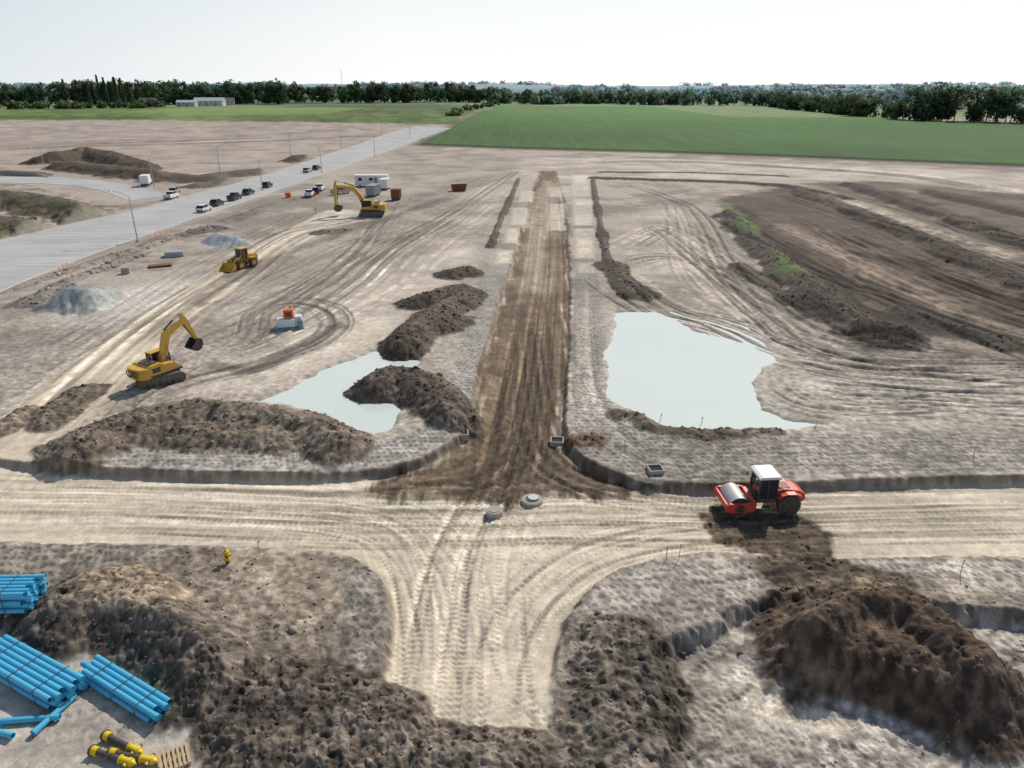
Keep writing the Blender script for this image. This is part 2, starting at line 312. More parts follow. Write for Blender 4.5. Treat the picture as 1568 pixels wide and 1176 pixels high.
def tracks(px,n,spread,ac=.22,ah=.05,bias=0.0,w=.2,z=0.0):
    base=catmull(PL(px,z),7)
    tg=np.gradient(base,axis=0); tg/=np.linalg.norm(tg,axis=1)[:,None]+1e-9; nm=np.stack([-tg[:,1],tg[:,0]],1)
    u=np.linspace(0,1,len(base))
    for _ in range(n):
        o=rng.uniform(-1,1)*spread+rng.normal()*spread*.25*np.sin(u*rng.uniform(3,9)+rng.uniform(0,6))+rng.normal()*spread*.3*(u-.5)
        l=base+nm*o[:,None]
        a=rng.uniform(0,.35); b=rng.uniform(.65,1)
        l=l[int(a*len(l)):int(b*len(l))+1]
        if len(l)<3: continue
        one_track(l,(rng.normal()*ac+bias),ah*rng.uniform(.4,1.2),rng.uniform(1.8,2.5),w*rng.uniform(.7,1.5)*(1+max(0,l[:,1].mean()-70)/90))
tracks([(-200,772),(200,772),(600,785),(900,782),(1200,790),(1568,788),(1900,790)],32,2.9,.20,.035,-.05,w=.16,z=-.7)
tracks([(-100,765),(300,768),(560,792),(650,850),(685,950),(695,1080),(690,1250)],16,2,.20,.035,-.07,w=.15,z=-.7)
tracks([(1700,790),(1200,805),(950,835),(830,900),(780,1000),(765,1200)],16,1.8,.20,.035,-.07,w=.15,z=-.7)
tracks([(838,290),(832,400),(815,520),(795,640),(770,740),(725,850),(710,1000),(700,1250)],24,2.2,.24,.06,-.04,w=.16,z=-.6)
tracks([(822,480),(815,560),(790,650),(740,720),(600,748),(300,765)],10,1.4,.2,.07,-.2,z=-.7)
tracks([(810,480),(815,600),(835,690),(900,738),(1050,765),(1300,778)],10,1.4,.2,.07,-.2,z=-.7)
tracks([(800,560),(790,660),(770,740),(730,800)],10,2.6,.2,.07,-.3,z=-.7)
tracks([(-100,790),(60,670),(170,565),(260,485),(350,425),(450,358),(560,335),(700,290),(790,262)],24,3.8,.2,.05,-.03)
tracks([(-200,700),(60,560),(200,480),(330,400),(470,330)],12,6,.2,.05,-.05)
tracks([(130,720),(250,600),(380,560),(480,525),(512,495),(495,470),(440,462),(395,480),(380,520),(300,560),(150,640)],7,1.2,.22,.08,-.22)
tracks([(330,560),(450,510),(560,440),(620,385),(720,320),(800,262)],18,6,.22,.06,-.06)
tracks([(300,500),(450,420),(560,370),(660,345),(760,290)],12,6,.22,.06,-.06)
tracks([(930,420),(1000,470),(1100,500),(1200,540),(1350,565),(1568,570),(1900,575)],24,4.5,.26,.09,-.08)
tracks([(915,380),(1010,345),(1100,400),(1200,480),(1300,535),(1568,565)],20,6,.26,.09,-.08)
tracks([(930,440),(980,400),(1060,400),(1150,460),(1250,520),(1450,545)],12,4,.26,.09,-.10)
tracks([(880,262),(1000,300),(1050,330),(1090,420),(1180,490),(1250,530)],16,6,.26,.08,-.06)
tracks([(620,255),(820,252),(1000,246),(1200,255),(1400,270),(1568,300),(1900,360)],20,7,.25,.08,-.06)
tracks([(1230,292),(1400,345),(1568,400),(1900,510)],26,13,.35,.16,.0,w=.3)
tracks([(1150,325),(1300,395),(1500,475),(1900,600)],26,10,.35,.16,.0,w=.3)
tracks([(1190,600),(1350,615),(1568,630),(1900,640)],18,3.4,.25,.08,-.12)
tracks([(1170,560),(1190,600),(1290,625),(1568,610)],7,1.5,.25,.08,-.2)
tracks([(920,520),(922,600),(990,690),(1200,700),(1568,700)],7,1.5,.2,.04,.05)
tracks([(895,400),(893,470),(896,560),(905,640)],5,.6,.25,.05)
tracks([(410,860),(470,940),(500,1020),(560,1180)],8,1.5,.25,.06)
tracks([(250,1200),(340,1110),(400,1010),(430,900)],6,1.3,.28,.07,-.05)
tracks([(650,1050),(640,1120),(600,1250)],8,1.6,.3,.08,-.15); tracks([(760,1050),(780,1120),(800,1250)],8,1.6,.3,.08,-.15)
tracks([(1050,980),(1100,1080),(1300,1150),(1568,1170)],10,1.8,.25,.07,-.05); tracks([(1010,1180),(1040,1060),(1120,980),(1200,950)],7,1.4,.25,.07,-.05)
tracks([(1020,900),(1200,880),(1568,890)],6,1.2,.2,.05); tracks([(0,1100),(130,1080),(260,1040),(330,1080)],8,1.2,.2,.05,-.08)
tracks([(-300,240),(100,222),(400,212),(650,200)],22,24,.18,.05,-.06,w=.3); tracks([(-300,200),(100,196),(500,195)],14,20,.18,.05,-.06,w=.3)
tracks([(620,300),(600,340),(540,400),(420,480),(330,530)],12,5,.2,.05,-.05)
tk=np.clip(1-far-veg,0,1)
bk=(0.45+.75*smooth(.5+2*N2))
col*=(1+np.clip(TT*bk,-.5,.55)*tk)[...,None]
col*=(1+np.clip(.9*N3*(1-veg)*(1-.75*sm_),-.3,.4))[...,None]
# paved road footprints
road_L=[(-400,475),(-200,425),(0,370),(100,346),(240,314),(400,270),(500,238),(590,206),(640,193)]
road_R=[(-400,660),(-200,545),(0,447),(100,405),(240,354),(400,300),(520,257),(640,214),(690,196)]
side_T=[(-400,264),(0,270),(100,272),(190,282),(262,299)]; side_B=[(-400,274),(0,280),(90,283),(150,291),(200,308)]
RD=np.vstack([PL(road_L),PL(road_R)[::-1]]); SD=np.vstack([PL(side_T),PL(side_B)[::-1]])
zn=(0.05*N1+0.045*N2)
bil1=np.abs(fbm(X+3,Y+9,.9,2,.5,cell)); bil2=np.abs(fbm(X+63,Y+19,2.4,3,.65,cell)); rid=.5-np.abs(fbm(X+23,Y+79,1.5,3,.6,cell))
lum=(bil1*.45+bil2*.55-.2+.38*(rid-.35))
Z+=((zn+rough*lum*.78+(.012+.06*rough)*N3)*(1-.8*flat)*(1-far)*(1-.9*veg*(Y>250))+TH*(1-flat*.6)*tk).astype(np.float32)
fl=np.zeros((NR,NC),np.float32)
for PG in (RD,SD):
    s,d=poly_sd(PG,4); m=smooth(.5-(d-.9)/1.8); fl[s]=np.maximum(fl[s],m)
    e=np.exp(-((d-1.0+1.2*N1[s])/1.0)**2)*.5; col[s]=col[s]*(1-e[...,None])+A(.40,.36,.31)*e[...,None]
Z=Z*(1-fl)+(zmac(X,Y)-.02)*fl
col=np.clip(col,.01,.8).astype(np.float32)
def gz(x,y):
    i=min(NR-2,max(0,int(np.searchsorted(Yr,y))-1)); t=(y-Yr[i])/(Yr[i+1]-Yr[i]); w=W[i]*(1-t)+W[i+1]*t
    j=(x/w+1)/2*(NC-1); j=min(NC-2,max(0,j)); ji=int(j)
    return float(Z[i,ji]*(1-t)+Z[i+1,ji]*t)
# ------------------------------------------------------------ mesh helpers
def fast_mesh(name,v,f,cols=None,attrs=None,smoothsh=False,mat=None):
    me=bpy.data.meshes.new(name); k=f.shape[1]
    me.vertices.add(len(v)); me.vertices.foreach_set('co',np.ascontiguousarray(v,np.float32).ravel())
    me.loops.add(f.size); me.loops.foreach_set('vertex_index',f.astype(np.int32).ravel())
    me.polygons.add(len(f)); me.polygons.foreach_set('loop_start',np.arange(0,f.size,k,dtype=np.int32)); me.polygons.foreach_set('loop_total',np.full(len(f),k,np.int32))
    if smoothsh: me.polygons.foreach_set('use_smooth',np.ones(len(f),bool))
    me.update(calc_edges=True)
    for nm,c in (('Col',cols),('Msk',attrs)):
        if c is not None:
            a=me.color_attributes.new(nm,'FLOAT_COLOR','POINT'); r=np.ones((len(v),4),np.float32); r[:,:c.shape[1]]=c; a.data.foreach_set('color',r.ravel())
    ob=bpy.data.objects.new(name,me); scene.collection.objects.link(ob)
    if mat: me.materials.append(mat)
    return ob
def nt(name):
    m=bpy.data.materials.new(name); m.use_nodes=True; n=m.node_tree; return m,n,n.nodes['Principled BSDF']
class N:
    def __init__(s,t): s.t=t
    def new(s,ty,**k):
        n=s.t.nodes.new(ty)
        for a,b in k.items(): setattr(n,a,b)
        return n
    def lk(s,a,b): s.t.links.new(a,b)
    def math(s,op,a,b=None,c=None,clamp=False):
        n=s.new('ShaderNodeMath',operation=op); n.use_clamp=clamp
        for i,v in enumerate((a,b,c)):
            if v is None: continue
            if isinstance(v,(int,float)): n.inputs[i].default_value=v
            else: s.lk(v,n.inputs[i])
        return n.outputs[0]
    def noise(s,vec,sc,det=4,ro=.55):
        n=s.new('ShaderNodeTexNoise'); n.inputs['Scale'].default_value=sc; n.inputs['Detail'].default_value=det; n.inputs['Roughness'].default_value=ro; s.lk(vec,n.inputs['Vector']); return n.outputs['Fac']
# ground material
gm,t,bs=nt('soil_ground'); n=N(t)
tc=n.new('ShaderNodeTexCoord').outputs['Object']
ca=n.new('ShaderNodeAttribute',attribute_name='Col').outputs['Color']
mka=n.new('ShaderNodeAttribute',attribute_name='Msk')
mk=n.new('ShaderNodeSeparateColor'); n.lk(mka.outputs['Color'],mk.inputs[0])
padm,wetm,vegm=mk.outputs[0],mk.outputs[1],mk.outputs[2]; smo=mka.outputs['Alpha']
calm=n.math('SUBTRACT',1.0,n.math('MULTIPLY',smo,.72))
na=n.noise(tc,1.6,6,.7); nb=n.noise(tc,8,3,.7)
vo=n.new('ShaderNodeTexVoronoi'); vo.inputs['Scale'].default_value=5.5; n.lk(tc,vo.inputs['Vector'])
peb=n.math('MULTIPLY',n.math('MULTIPLY',n.math('LESS_THAN',vo.outputs['Distance'],.13),n.math('GREATER_THAN',nb,.53)),calm)
f1=n.math('ADD',n.math('MULTIPLY',n.math('MULTIPLY',n.math('SUBTRACT',na,.5),1.6),calm),1.02); f2=n.math('MULTIPLY_ADD',nb,1.0,.5)
soilf=n.math('MULTIPLY',f1,f2)
inv=n.math('SUBTRACT',1.0,n.math('MULTIPLY',vegm,.6))
fac=n.math('ADD',n.math('MULTIPLY',soilf,inv),n.math('MULTIPLY',vegm,.6))
sx=n.new('ShaderNodeSeparateXYZ')
wob=n.new('ShaderNodeVectorMath',operation='ADD'); n.lk(tc,wob.inputs[0])
wn_=n.new('ShaderNodeTexNoise'); wn_.inputs['Scale'].default_value=.5; wn_.inputs['Detail'].default_value=1; n.lk(tc,wn_.inputs['Vector'])
wsc=n.new('ShaderNodeVectorMath',operation='SCALE'); n.lk(wn_.outputs['Color'],wsc.inputs[0]); wsc.inputs['Scale'].default_value=1.2
n.lk(wsc.outputs[0],wob.inputs[1]); n.lk(wob.outputs[0],sx.inputs[0])
sxx=n.math('SINE',n.math('MULTIPLY',n.math('ADD',sx.outputs[0],n.math('MULTIPLY',sx.outputs[1],.5)),12.0)); syy=n.math('SINE',n.math('MULTIPLY',sx.outputs[1],9.5))
dm=n.math('MULTIPLY',n.math('GREATER_THAN',n.math('ADD',n.math('ADD',sxx,syy),n.math('MULTIPLY',na,1.2)),1.25),padm)
fac=n.math('MULTIPLY',fac,n.math('SUBTRACT',1.08,n.math('MULTIPLY',dm,.48)))
fac=n.math('ADD',fac,n.math('MULTIPLY',n.math('MULTIPLY',peb,.4),inv))
vs=n.new('ShaderNodeVectorMath',operation='SCALE'); n.lk(ca,vs.inputs[0]); n.lk(fac,vs.inputs['Scale'])
n.lk(vs.outputs[0],bs.inputs['Base Color'])
n.lk(n.math('SUBTRACT',.97,n.math('MULTIPLY',wetm,.5)),bs.inputs['Roughness']); bs.inputs['Specular IOR Level'].default_value=.25
hb=n.math('ADD',n.math('MULTIPLY',na,.12),n.math('MULTIPLY',nb,.055)); hb=n.math('SUBTRACT',n.math('MULTIPLY',hb,calm),n.math('MULTIPLY',dm,.10))
hb=n.math('ADD',hb,n.math('MULTIPLY',peb,.05))
bp=n.new('ShaderNodeBump'); bp.inputs['Distance'].default_value=1.0; bp.inputs['Strength'].default_value=.72; n.lk(hb,bp.inputs['Height']); n.lk(bp.outputs[0],bs.inputs['Normal'])
idx=np.arange(NR*NC).reshape(NR,NC)
quads=np.stack([idx[:-1,:-1],idx[:-1,1:],idx[1:,1:],idx[1:,:-1]],-1).reshape(-1,4)
V=np.stack([X,Y,Z],-1).reshape(-1,3)
g=fast_mesh('ground',V,quads,col.reshape(-1,3),np.stack([pad,wet,veg,sm_],-1).reshape(-1,4),True,gm)
# ------------------------------------------------------------ simple materials
MATS={}
def M(name,c,r=.6,metal=0.0,dirt=.25,sc=2.0,spec=.5,dust=0.0):
    if name in MATS: return MATS[name]
    m,t,b=nt(name); n=N(t); tc=n.new('ShaderNodeTexCoord').outputs['Object']
    a=n.noise(tc,sc,4,.65); f=n.math('MULTIPLY_ADD',a,dirt*2,1-dirt)
    v=n.new('ShaderNodeVectorMath',operation='SCALE'); v.inputs[0].default_value=c; n.lk(f,v.inputs['Scale'])
    out=v.outputs[0]
    if dust>0:
        mx=n.new('ShaderNodeMixRGB'); d=n.noise(tc,sc*1.7,4,.7); n.lk(n.math('MULTIPLY',n.math('MULTIPLY',d,d),dust*2),mx.inputs[0]); n.lk(out,mx.inputs[1]); mx.inputs[2].default_value=(.33,.28,.22,1); out=mx.outputs[0]
    n.lk(out,b.inputs['Base Color']); b.inputs['Roughness'].default_value=r; b.inputs['Metallic'].default_value=metal; b.inputs['Specular IOR Level'].default_value=spec
    MATS[name]=m; return m
YEL=M('machine_yellow',(.68,.37,.02),.4,0,.12,1.5,.5,.25); BLK=M('black_steel',(.02,.02,.022),.55,0,.3,2,.4,.4); RUB=M('tyre_rubber',(.022,.021,.02),.85,0,.2,3,.3,.5)
GLS=M('tinted_glass',(.02,.03,.035),.06,0,.1); STL=M('worn_steel',(.42,.41,.40),.4,.5,.3,3); RED=M('machine_red',(.64,.06,.025),.38,0,.12,1.5,.5,.2)
WHT=M('white_paint',(.78,.78,.76),.45,0,.08,1,.5,.08); GRY=M('grey_paint',(.28,.29,.30),.5,0,.15); ORG=M('orange_paint',(.78,.14,.02),.45,0,.12); TRK=M('track_steel',(.085,.07,.055),.75,.2,.35,4,.4,.7)
CON=M('concrete',(.40,.375,.34),.9,0,.2,3,.2,.3); BLU=M('blue_pvc',(.07,.45,.68),.35,0,.08,1.5,.5,.10)
KRB=M('kerb_concrete',(.50,.48,.45),.9,0,.15,1,.2); WOOD=M('raw_timber',(.52,.38,.22),.8,0,.25,4); DRK=M('dark_opening',(.012,.012,.012),.9); RST=M('rusty_steel',(.22,.08,.035),.85,.1,.35,2); HYY=M('hydrant_yellow',(.74,.52,.02),.45,0,.1)
GAL=M('galvanised',(.42,.43,.44),.45,.5,.15); NVY=M('car_dark',(.02,.025,.03),.25,0,.1); SIL=M('car_silver',(.42,.43,.45),.3,.4,.1); ROOF=M('roof_grey',(.16,.165,.17),.7,0,.15); TEAL=M('teal_paint',(.16,.27,.32),.5)
def root(name,x,y,z=None,rz=0.0,sc=1.0):
    e=bpy.data.objects.new(name,None); e.empty_display_size=.5; scene.collection.objects.link(e)
    e.location=(x,y,gz(x,y) if z is None else z); e.rotation_euler=(0,0,rz); e.scale=(sc,)*3; return e
def fin(name,bm,mat,parent,bevel=0,sm=False,loc=None,rot=None):
    if bevel>0: bmesh.ops.bevel(bm,geom=[e for e in bm.edges if len(e.link_faces)==2 and e.calc_face_angle(0)>.5],offset=bevel,segments=2,affect='EDGES',profile=.6)
    bmesh.ops.recalc_face_normals(bm,faces=bm.faces)
    me=bpy.data.meshes.new(name); bm.to_mesh(me); bm.free()
    if sm:
        for p in me.polygons: p.use_smooth=True
        try: me.set_sharp_from_angle(angle=math.radians(35))
        except Exception: pass
    me.materials.append(mat); o=bpy.data.objects.new(name,me); scene.collection.objects.link(o)
    if parent: o.parent=parent
    if loc: o.location=loc
    if rot: o.rotation_euler=rot
    return o
def box(name,c,s,mat,par,bev=.02,rot=None):
    bm=bmesh.new(); bmesh.ops.create_cube(bm,size=1)
    for v in bm.verts: v.co.x*=s[0];v.co.y*=s[1];v.co.z*=s[2]
    return fin(name,bm,mat,par,min(bev,min(s)*.3),loc=c,rot=rot)
def prism(name,prof,y0,y1,mat,par,bev=.02,sm=False):
    bm=bmesh.new(); a=[bm.verts.new((x,y0,z)) for x,z in prof]; b=[bm.verts.new((x,y1,z)) for x,z in prof]
    bm.faces.new(a[::-1]); bm.faces.new(b)
    for i in range(len(prof)): j=(i+1)%len(prof); bm.faces.new((a[i],a[j],b[j],b[i]))
    return fin(name,bm,mat,par,bev,sm)
def cyl(name,p,q,r,mat,par,seg=20,r2=None,bev=0):
    p=Vector(p);q=Vector(q); d=q-p; bm=bmesh.new()
    bmesh.ops.create_cone(bm,cap_ends=True,segments=seg,radius1=r,radius2=r if r2 is None else r2,depth=d.length)
    mt=Matrix.Translation((p+q)/2)@d.to_track_quat('Z','Y').to_matrix().to_4x4(); bmesh.ops.transform(bm,matrix=mt,verts=bm.verts)
    return fin(name,bm,mat,par,bev,True)
def tube(bm,p,q,r,ri,seg=16):
    p=Vector(p);q=Vector(q);R=(q-p).to_track_quat('Z','Y'); L=(q-p).length; rings=[]
    for (rr,zz) in ((ri,L*.12),(ri,0),(r,0),(r,L),(ri,L),(ri,L*.88)):
        rings.append([bm.verts.new(p+R@Vector((rr*math.cos(2*math.pi*k/seg),rr*math.sin(2*math.pi*k/seg),zz))) for k in range(seg)])
    for a,b in zip(rings,rings[1:]):
        for k in range(seg): j=(k+1)%seg; bm.faces.new((a[k],a[j],b[j],b[k]))
    bm.faces.new(rings[0]); bm.faces.new(rings[-1][::-1])
# ------------------------------------------------------------ water
wm,t,b=nt('silty_water'); n=N(t); tc=n.new('ShaderNodeTexCoord').outputs['Object']
a=n.noise(tc,.08,4,.5); mx=n.new('ShaderNodeMixRGB'); n.lk(a,mx.inputs[0]); mx.inputs[1].default_value=(.62,.70,.63,1); mx.inputs[2].default_value=(.72,.76,.68,1); n.lk(mx.outputs[0],b.inputs['Base Color'])
b.inputs['Roughness'].default_value=.1; bp=n.new('ShaderNodeBump'); bp.inputs['Strength'].default_value=.10; bp.inputs['Distance'].default_value=.05; n.lk(n.noise(tc,2.5,3,.5),bp.inputs['Height']); n.lk(bp.outputs[0],b.inputs['Normal'])
for px in (P1,P2):
    pts=PL(px); x0,y0=pts.min(0)-.5; x1,y1=pts.max(0)+.5
    bm=bmesh.new(); bm.faces.new([bm.verts.new((a_,b_,0)) for a_,b_ in ((x0,y0),(x1,y0),(x1,y1),(x0,y1))]); o=fin('pond_water',bm,wm,None); o.location=(0,0,-.23)
    if o.data.polygons[0].normal.z<0: o.data.flip_normals()
# ------------------------------------------------------------ paved roads
def paved(name,L,R,mat,h=.05,kerb=True):
    A_=catmull(PL(L),8); B_=catmull(PL(R),8); n_=len(A_); v=[];f=[]
    K=7
    for a,b_ in zip(A_,B_):
        for k in range(K):
            p=a+(b_-a)*k/(K-1); v.append((p[0],p[1],float(zmac(p[0],p[1]))+h))
    for i in range(n_-1):
        for k in range(K-1): f.append((i*K+k,i*K+k+1,(i+1)*K+k+1,(i+1)*K+k))
    o=fast_mesh(name,np.array(v),np.array(f),None,None,False,mat)
    if o.data.polygons[0].normal.z<0: o.data.flip_normals()
    if kerb:
        for E,O in ((A_,B_),(B_,A_)):
            v=[];f=[]
            for e,oo in zip(E,O):
                d=(e-oo)/np.linalg.norm(e-oo); z=float(zmac(e[0],e[1]))
                for off,hh in ((0,h),(0,h+.13),(.35,h+.13),(.35,-.1)):
                    p=e+d*off; v.append((p[0],p[1],z+hh))
            for i in range(len(E)-1):
                for k in range(3): f.append((i*4+k,i*4+k+1,(i+1)*4+k+1,(i+1)*4+k))
            fast_mesh('kerb',np.array(v),np.array(f),None,None,False,KRB)
ASP,t,b=nt('asphalt_dusty'); n=N(t); tc=n.new('ShaderNodeTexCoord').outputs['Object']
mp=n.new('ShaderNodeMapping'); mp.inputs['Rotation'].default_value=(0,0,-math.radians(62)); mp.inputs['Scale'].default_value=(.05,.9,1); n.lk(tc,mp.inputs[0])
a=n.noise(mp.outputs[0],1.0,5,.6); c_=n.noise(tc,.12,4,.6); cr=n.new('ShaderNodeValToRGB'); cr.color_ramp.elements[0].color=(.32,.32,.315,1); cr.color_ramp.elements[1].color=(.56,.55,.525,1); cr.color_ramp.elements[0].position=.3; cr.color_ramp.elements[1].position=.68
n.lk(n.math('ADD',n.math('MULTIPLY',a,.6),n.math('MULTIPLY',c_,.4)),cr.inputs[0]); n.lk(cr.outputs[0],b.inputs['Base Color']); b.inputs['Roughness'].default_value=.88; b.inputs['Specular IOR Level'].default_value=.2
paved('road',road_L,road_R,ASP); paved('side_road',side_T,side_B,ASP,.03,False)
# ------------------------------------------------------------ machines
def tracks_unit(par,L=4.3,W_=.6,gap=1.15,Hh=.95):
    r=Hh/2
    for s_,nm in ((1,'left'),(-1,'right')):
        prof=[]
        for k in range(11): a=math.pi/2+math.pi*k/10; prof.append((-L/2+r+r*.88*math.cos(a),r+r*.88*math.sin(a)))
        for k in range(11): a=-math.pi/2+math.pi*k/10; prof.append((L/2-r+r*.88*math.cos(a),r+r*.88*math.sin(a)))
        prism('track_'+nm,prof,s_*gap-W_/2+.06,s_*gap+W_/2-.06,TRK,par,.02)
        bm=bmesh.new(); per=2*(L-2*r)+2*math.pi*r; ns=44
        for k in range(ns):
            d=per*k/ns
            if d<L-2*r: x,z,a=-L/2+r+d,Hh,0
            elif d<L-2*r+math.pi*r: th=(d-(L-2*r))/r; x,z,a=L/2-r+r*math.sin(th),r+r*math.cos(th),th
            elif d<2*(L-2*r)+math.pi*r: x,z,a=L/2-r-(d-(L-2*r)-math.pi*r),0,math.pi
            else: th=(d-2*(L-2*r)-math.pi*r)/r; x,z,a=-L/2+r-r*math.sin(th),r-r*math.cos(th),math.pi+th
            mt=Matrix.Translation((x,s_*gap,z))@Matrix.Rotation(a,4,'Y')@Matrix.Diagonal((per/ns*.82,W_,.07,1)); bmesh.ops.create_cube(bm,size=1,matrix=mt)
        fin('track_shoes_'+nm,bm,TRK,par)
        for k in range(6): x=-L/2+r+.2+(L-2*r-.4)*k/5; cyl('track_roller',(x,s_*(gap+W_/2-.12),.22),(x,s_*(gap+W_/2-.02),.22),.16,BLK,par,12)
    box('undercarriage',(0,0,.62),(2.2,1.8,.5),BLK,par,.05); cyl('slew_ring',(0,0,.8),(0,0,1.06),.7,BLK,par)
def limb(name,pts,ws,th,mat,par):
    prof=[];lo=[]
    for i,(p,w_) in enumerate(zip(pts,ws)):
        a=pts[max(0,i-1)]; b_=pts[min(len(pts)-1,i+1)]; dx,dz=b_[0]-a[0],b_[1]-a[1]; l=math.hypot(dx,dz); nx,nz=-dz/l,dx/l
        prof.append((p[0]+nx*w_/2,p[1]+nz*w_/2)); lo.append((p[0]-nx*w_/2,p[1]-nz*w_/2))
    return prism(name,prof+lo[::-1],-th/2,th/2,mat,par,.03)
def excavator(x,y,rz,swing,J,sc,label=False):
    e=root('excavator',x,y,None,rz,sc); tracks_unit(e)
    u=bpy.data.objects.new('upper_structure',None); scene.collection.objects.link(u); u.parent=e; u.rotation_euler=(0,0,swing)
    box('platform',(-.1,0,1.17),(3.9,2.65,.22),BLK,u,.03)
    bm=bmesh.new(); prof=[(-1.75,-1.36),(-2.25,-1.3),(-2.6,-1.0),(-2.72,-.5),(-2.75,0),(-2.72,.5),(-2.6,1.0),(-2.25,1.3),(-1.75,1.36)]
    lo=[bm.verts.new((a,b_,1.1)) for a,b_ in prof]; hi=[bm.verts.new((a*.985,b_*.98,2.15)) for a,b_ in prof]
    bm.faces.new(lo);bm.faces.new(hi[::-1])
    for i in range(len(prof)): j=(i+1)%len(prof); bm.faces.new((lo[i],lo[j],hi[j],hi[i]))
    fin('counterweight',bm,YEL,u,.06)
    prism('engine_house',[(-1.74,1.29),(-1.74,2.2),(-1.6,2.3),(-.35,2.3),(-.3,1.29)],-1.3,1.3,YEL,u,.05)
    box('engine_hood',(-1.05,-.1,2.36),(1.1,1.5,.16),BLK,u,.05); cyl('exhaust',(-1.3,-.9,2.3),(-1.3,-.9,2.75),.07,BLK,u,12)
    box('side_vent',(-1.0,1.31,1.75),(.9,.02,.5),BLK,u,.005); box('side_vent_b',(-1.0,-1.31,1.75),(.9,.02,.5),BLK,u,.005)
    prism('tank_side',[(-.29,1.29),(-.29,2.1),(1.1,1.95),(1.6,1.29)],-1.3,-.45,YEL,u,.05)
    for yy in (-1.25,-.5): 
        cyl('handrail',(-.2,yy,2.1),(-.2,yy,2.9),.025,BLK,u,6); cyl('handrail_top',(-.2,yy,2.9),(1.0,yy,2.7),.025,BLK,u,6); cyl('handrail_leg',(1.0,yy,2.7),(1.0,yy,1.95),.025,BLK,u,6)
    prism('cab_base',[(-.25,1.3),(-.25,1.85),(1.55,1.75),(1.6,1.3)],.45,1.33,YEL,u,.04)
    prism('cab_glass',[(-.2,1.86),(-.15,2.82),(1.2,2.82),(1.52,2.2),(1.5,1.76)],.5,1.28,GLS,u,.03)
    for yy in (.48,1.30):
        for (a,b_) in (((-.22,1.8),(-.18,2.88)),((.55,1.8),(.55,2.88)),((1.54,1.8),(1.52,2.25)),((1.52,2.22),(1.22,2.88))): cyl('cab_post',(a[0],yy,a[1]),(b_[0],yy,b_[1]),.05,YEL if a[0]<0 else BLK,u,8)
    box('cab_roof',(.5,.89,2.9),(1.5,.92,.1),YEL,u,.03)
    foot,bend,tip,end,bk=J
    mid=((foot[0]+bend[0])/2-.0,(foot[1]+bend[1])/2)
    m2=((bend[0]+tip[0])/2,(bend[1]+tip[1])/2+.08)
    limb('boom',[foot,mid,bend,m2,tip],[.45,.72,.8,.55,.36],.42,YEL,u)
    d=Vector((end[0]-tip[0],0,end[1]-tip[1])).normalized(); back=(tip[0]-d.x*.9,tip[1]-d.z*.9)
    limb('stick',[back,tip,((tip[0]+end[0])/2,(tip[1]+end[1])/2),end],[.25,.62,.45,.26],.32,YEL,u)
    for yy in (-.42,.42):
        c1=(foot[0]+.75,foot[1]-.45); c2=(mid[0]*.45+bend[0]*.55,mid[1]*.45+bend[1]*.55-.2)
        cm=((c1[0]*.4+c2[0]*.6),(c1[1]*.4+c2[1]*.6))
        cyl('boom_cylinder',(c1[0],yy*.8,c1[1]),(cm[0],yy*.8,cm[1]),.1,BLK,u,12); cyl('boom_rod',(cm[0],yy*.8,cm[1]),(c2[0],yy*.8,c2[1]),.05,STL,u,10)
    c1=(bend[0]-.1,bend[1]+.5); cm=((c1[0]+back[0])/2+.1,(c1[1]+back[1])/2+.12)
    cyl('stick_cylinder',(c1[0],0,c1[1]),(cm[0],0,cm[1]),.1,BLK,u,12); cyl('stick_rod',(cm[0],0,cm[1]),(back[0],0,back[1]),.05,STL,u,10)
    c1=(tip[0]+d.x*.4-d.z*-.42,tip[1]+d.z*.4+.0); c2=(end[0]-d.z*.35*-1,end[1]+.35)
    cyl('bucket_cylinder',(c1[0],0,c1[1]),(c2[0],0,c2[1]),.07,BLK,u,10)
    bx,bz=end; ang=bk
    out=[(0.05,.15),(.35,.0),(.5,-.45),(.35,-.95),(-.05,-1.2),(-.55,-1.15),(-.9,-.95)]; inn=[(-.85,-.88),(-.52,-1.02),(-.08,-1.06),(.22,-.85),(.36,-.45),(.22,-.08),(-.25,.1)]
    rt=lambda p:(bx+p[0]*math.cos(ang)-p[1]*math.sin(ang),bz+p[0]*math.sin(ang)+p[1]*math.cos(ang))
    prism('bucket',[rt(p) for p in out+inn],-.6,.6,BLK,u,.01)
    for yy in (-.6,.58): prism('bucket_side',[rt(p) for p in out+[(-.3,.12)]],yy,yy+.03,BLK,u,0)
    if label:
        cu=bpy.data.curves.new('lettering','FONT'); cu.body='CAT'; cu.size=.95; cu.align_x='CENTER'; cu.extrude=.02; cu.offset=.02
        o=bpy.data.objects.new('lettering',cu); scene.collection.objects.link(o); o.parent=u; o.location=(-2.79,0,1.32); o.rotation_euler=(math.pi/2,0,-math.pi/2); cu.materials.append(BLK)
    return e
x,y=P(246,583); excavator(x,y,math.radians(38),math.radians(22),((.5,1.75),(1.5,4.5),(3.8,5.4),(4.8,3.1),-.25),.98,True)
x,y=P(570,330); excavator(x,y,math.radians(184),math.radians(-4),((.5,1.75),(3.0,4.8),(6.3,5.3),(6.6,1.6),-.9),1.25)
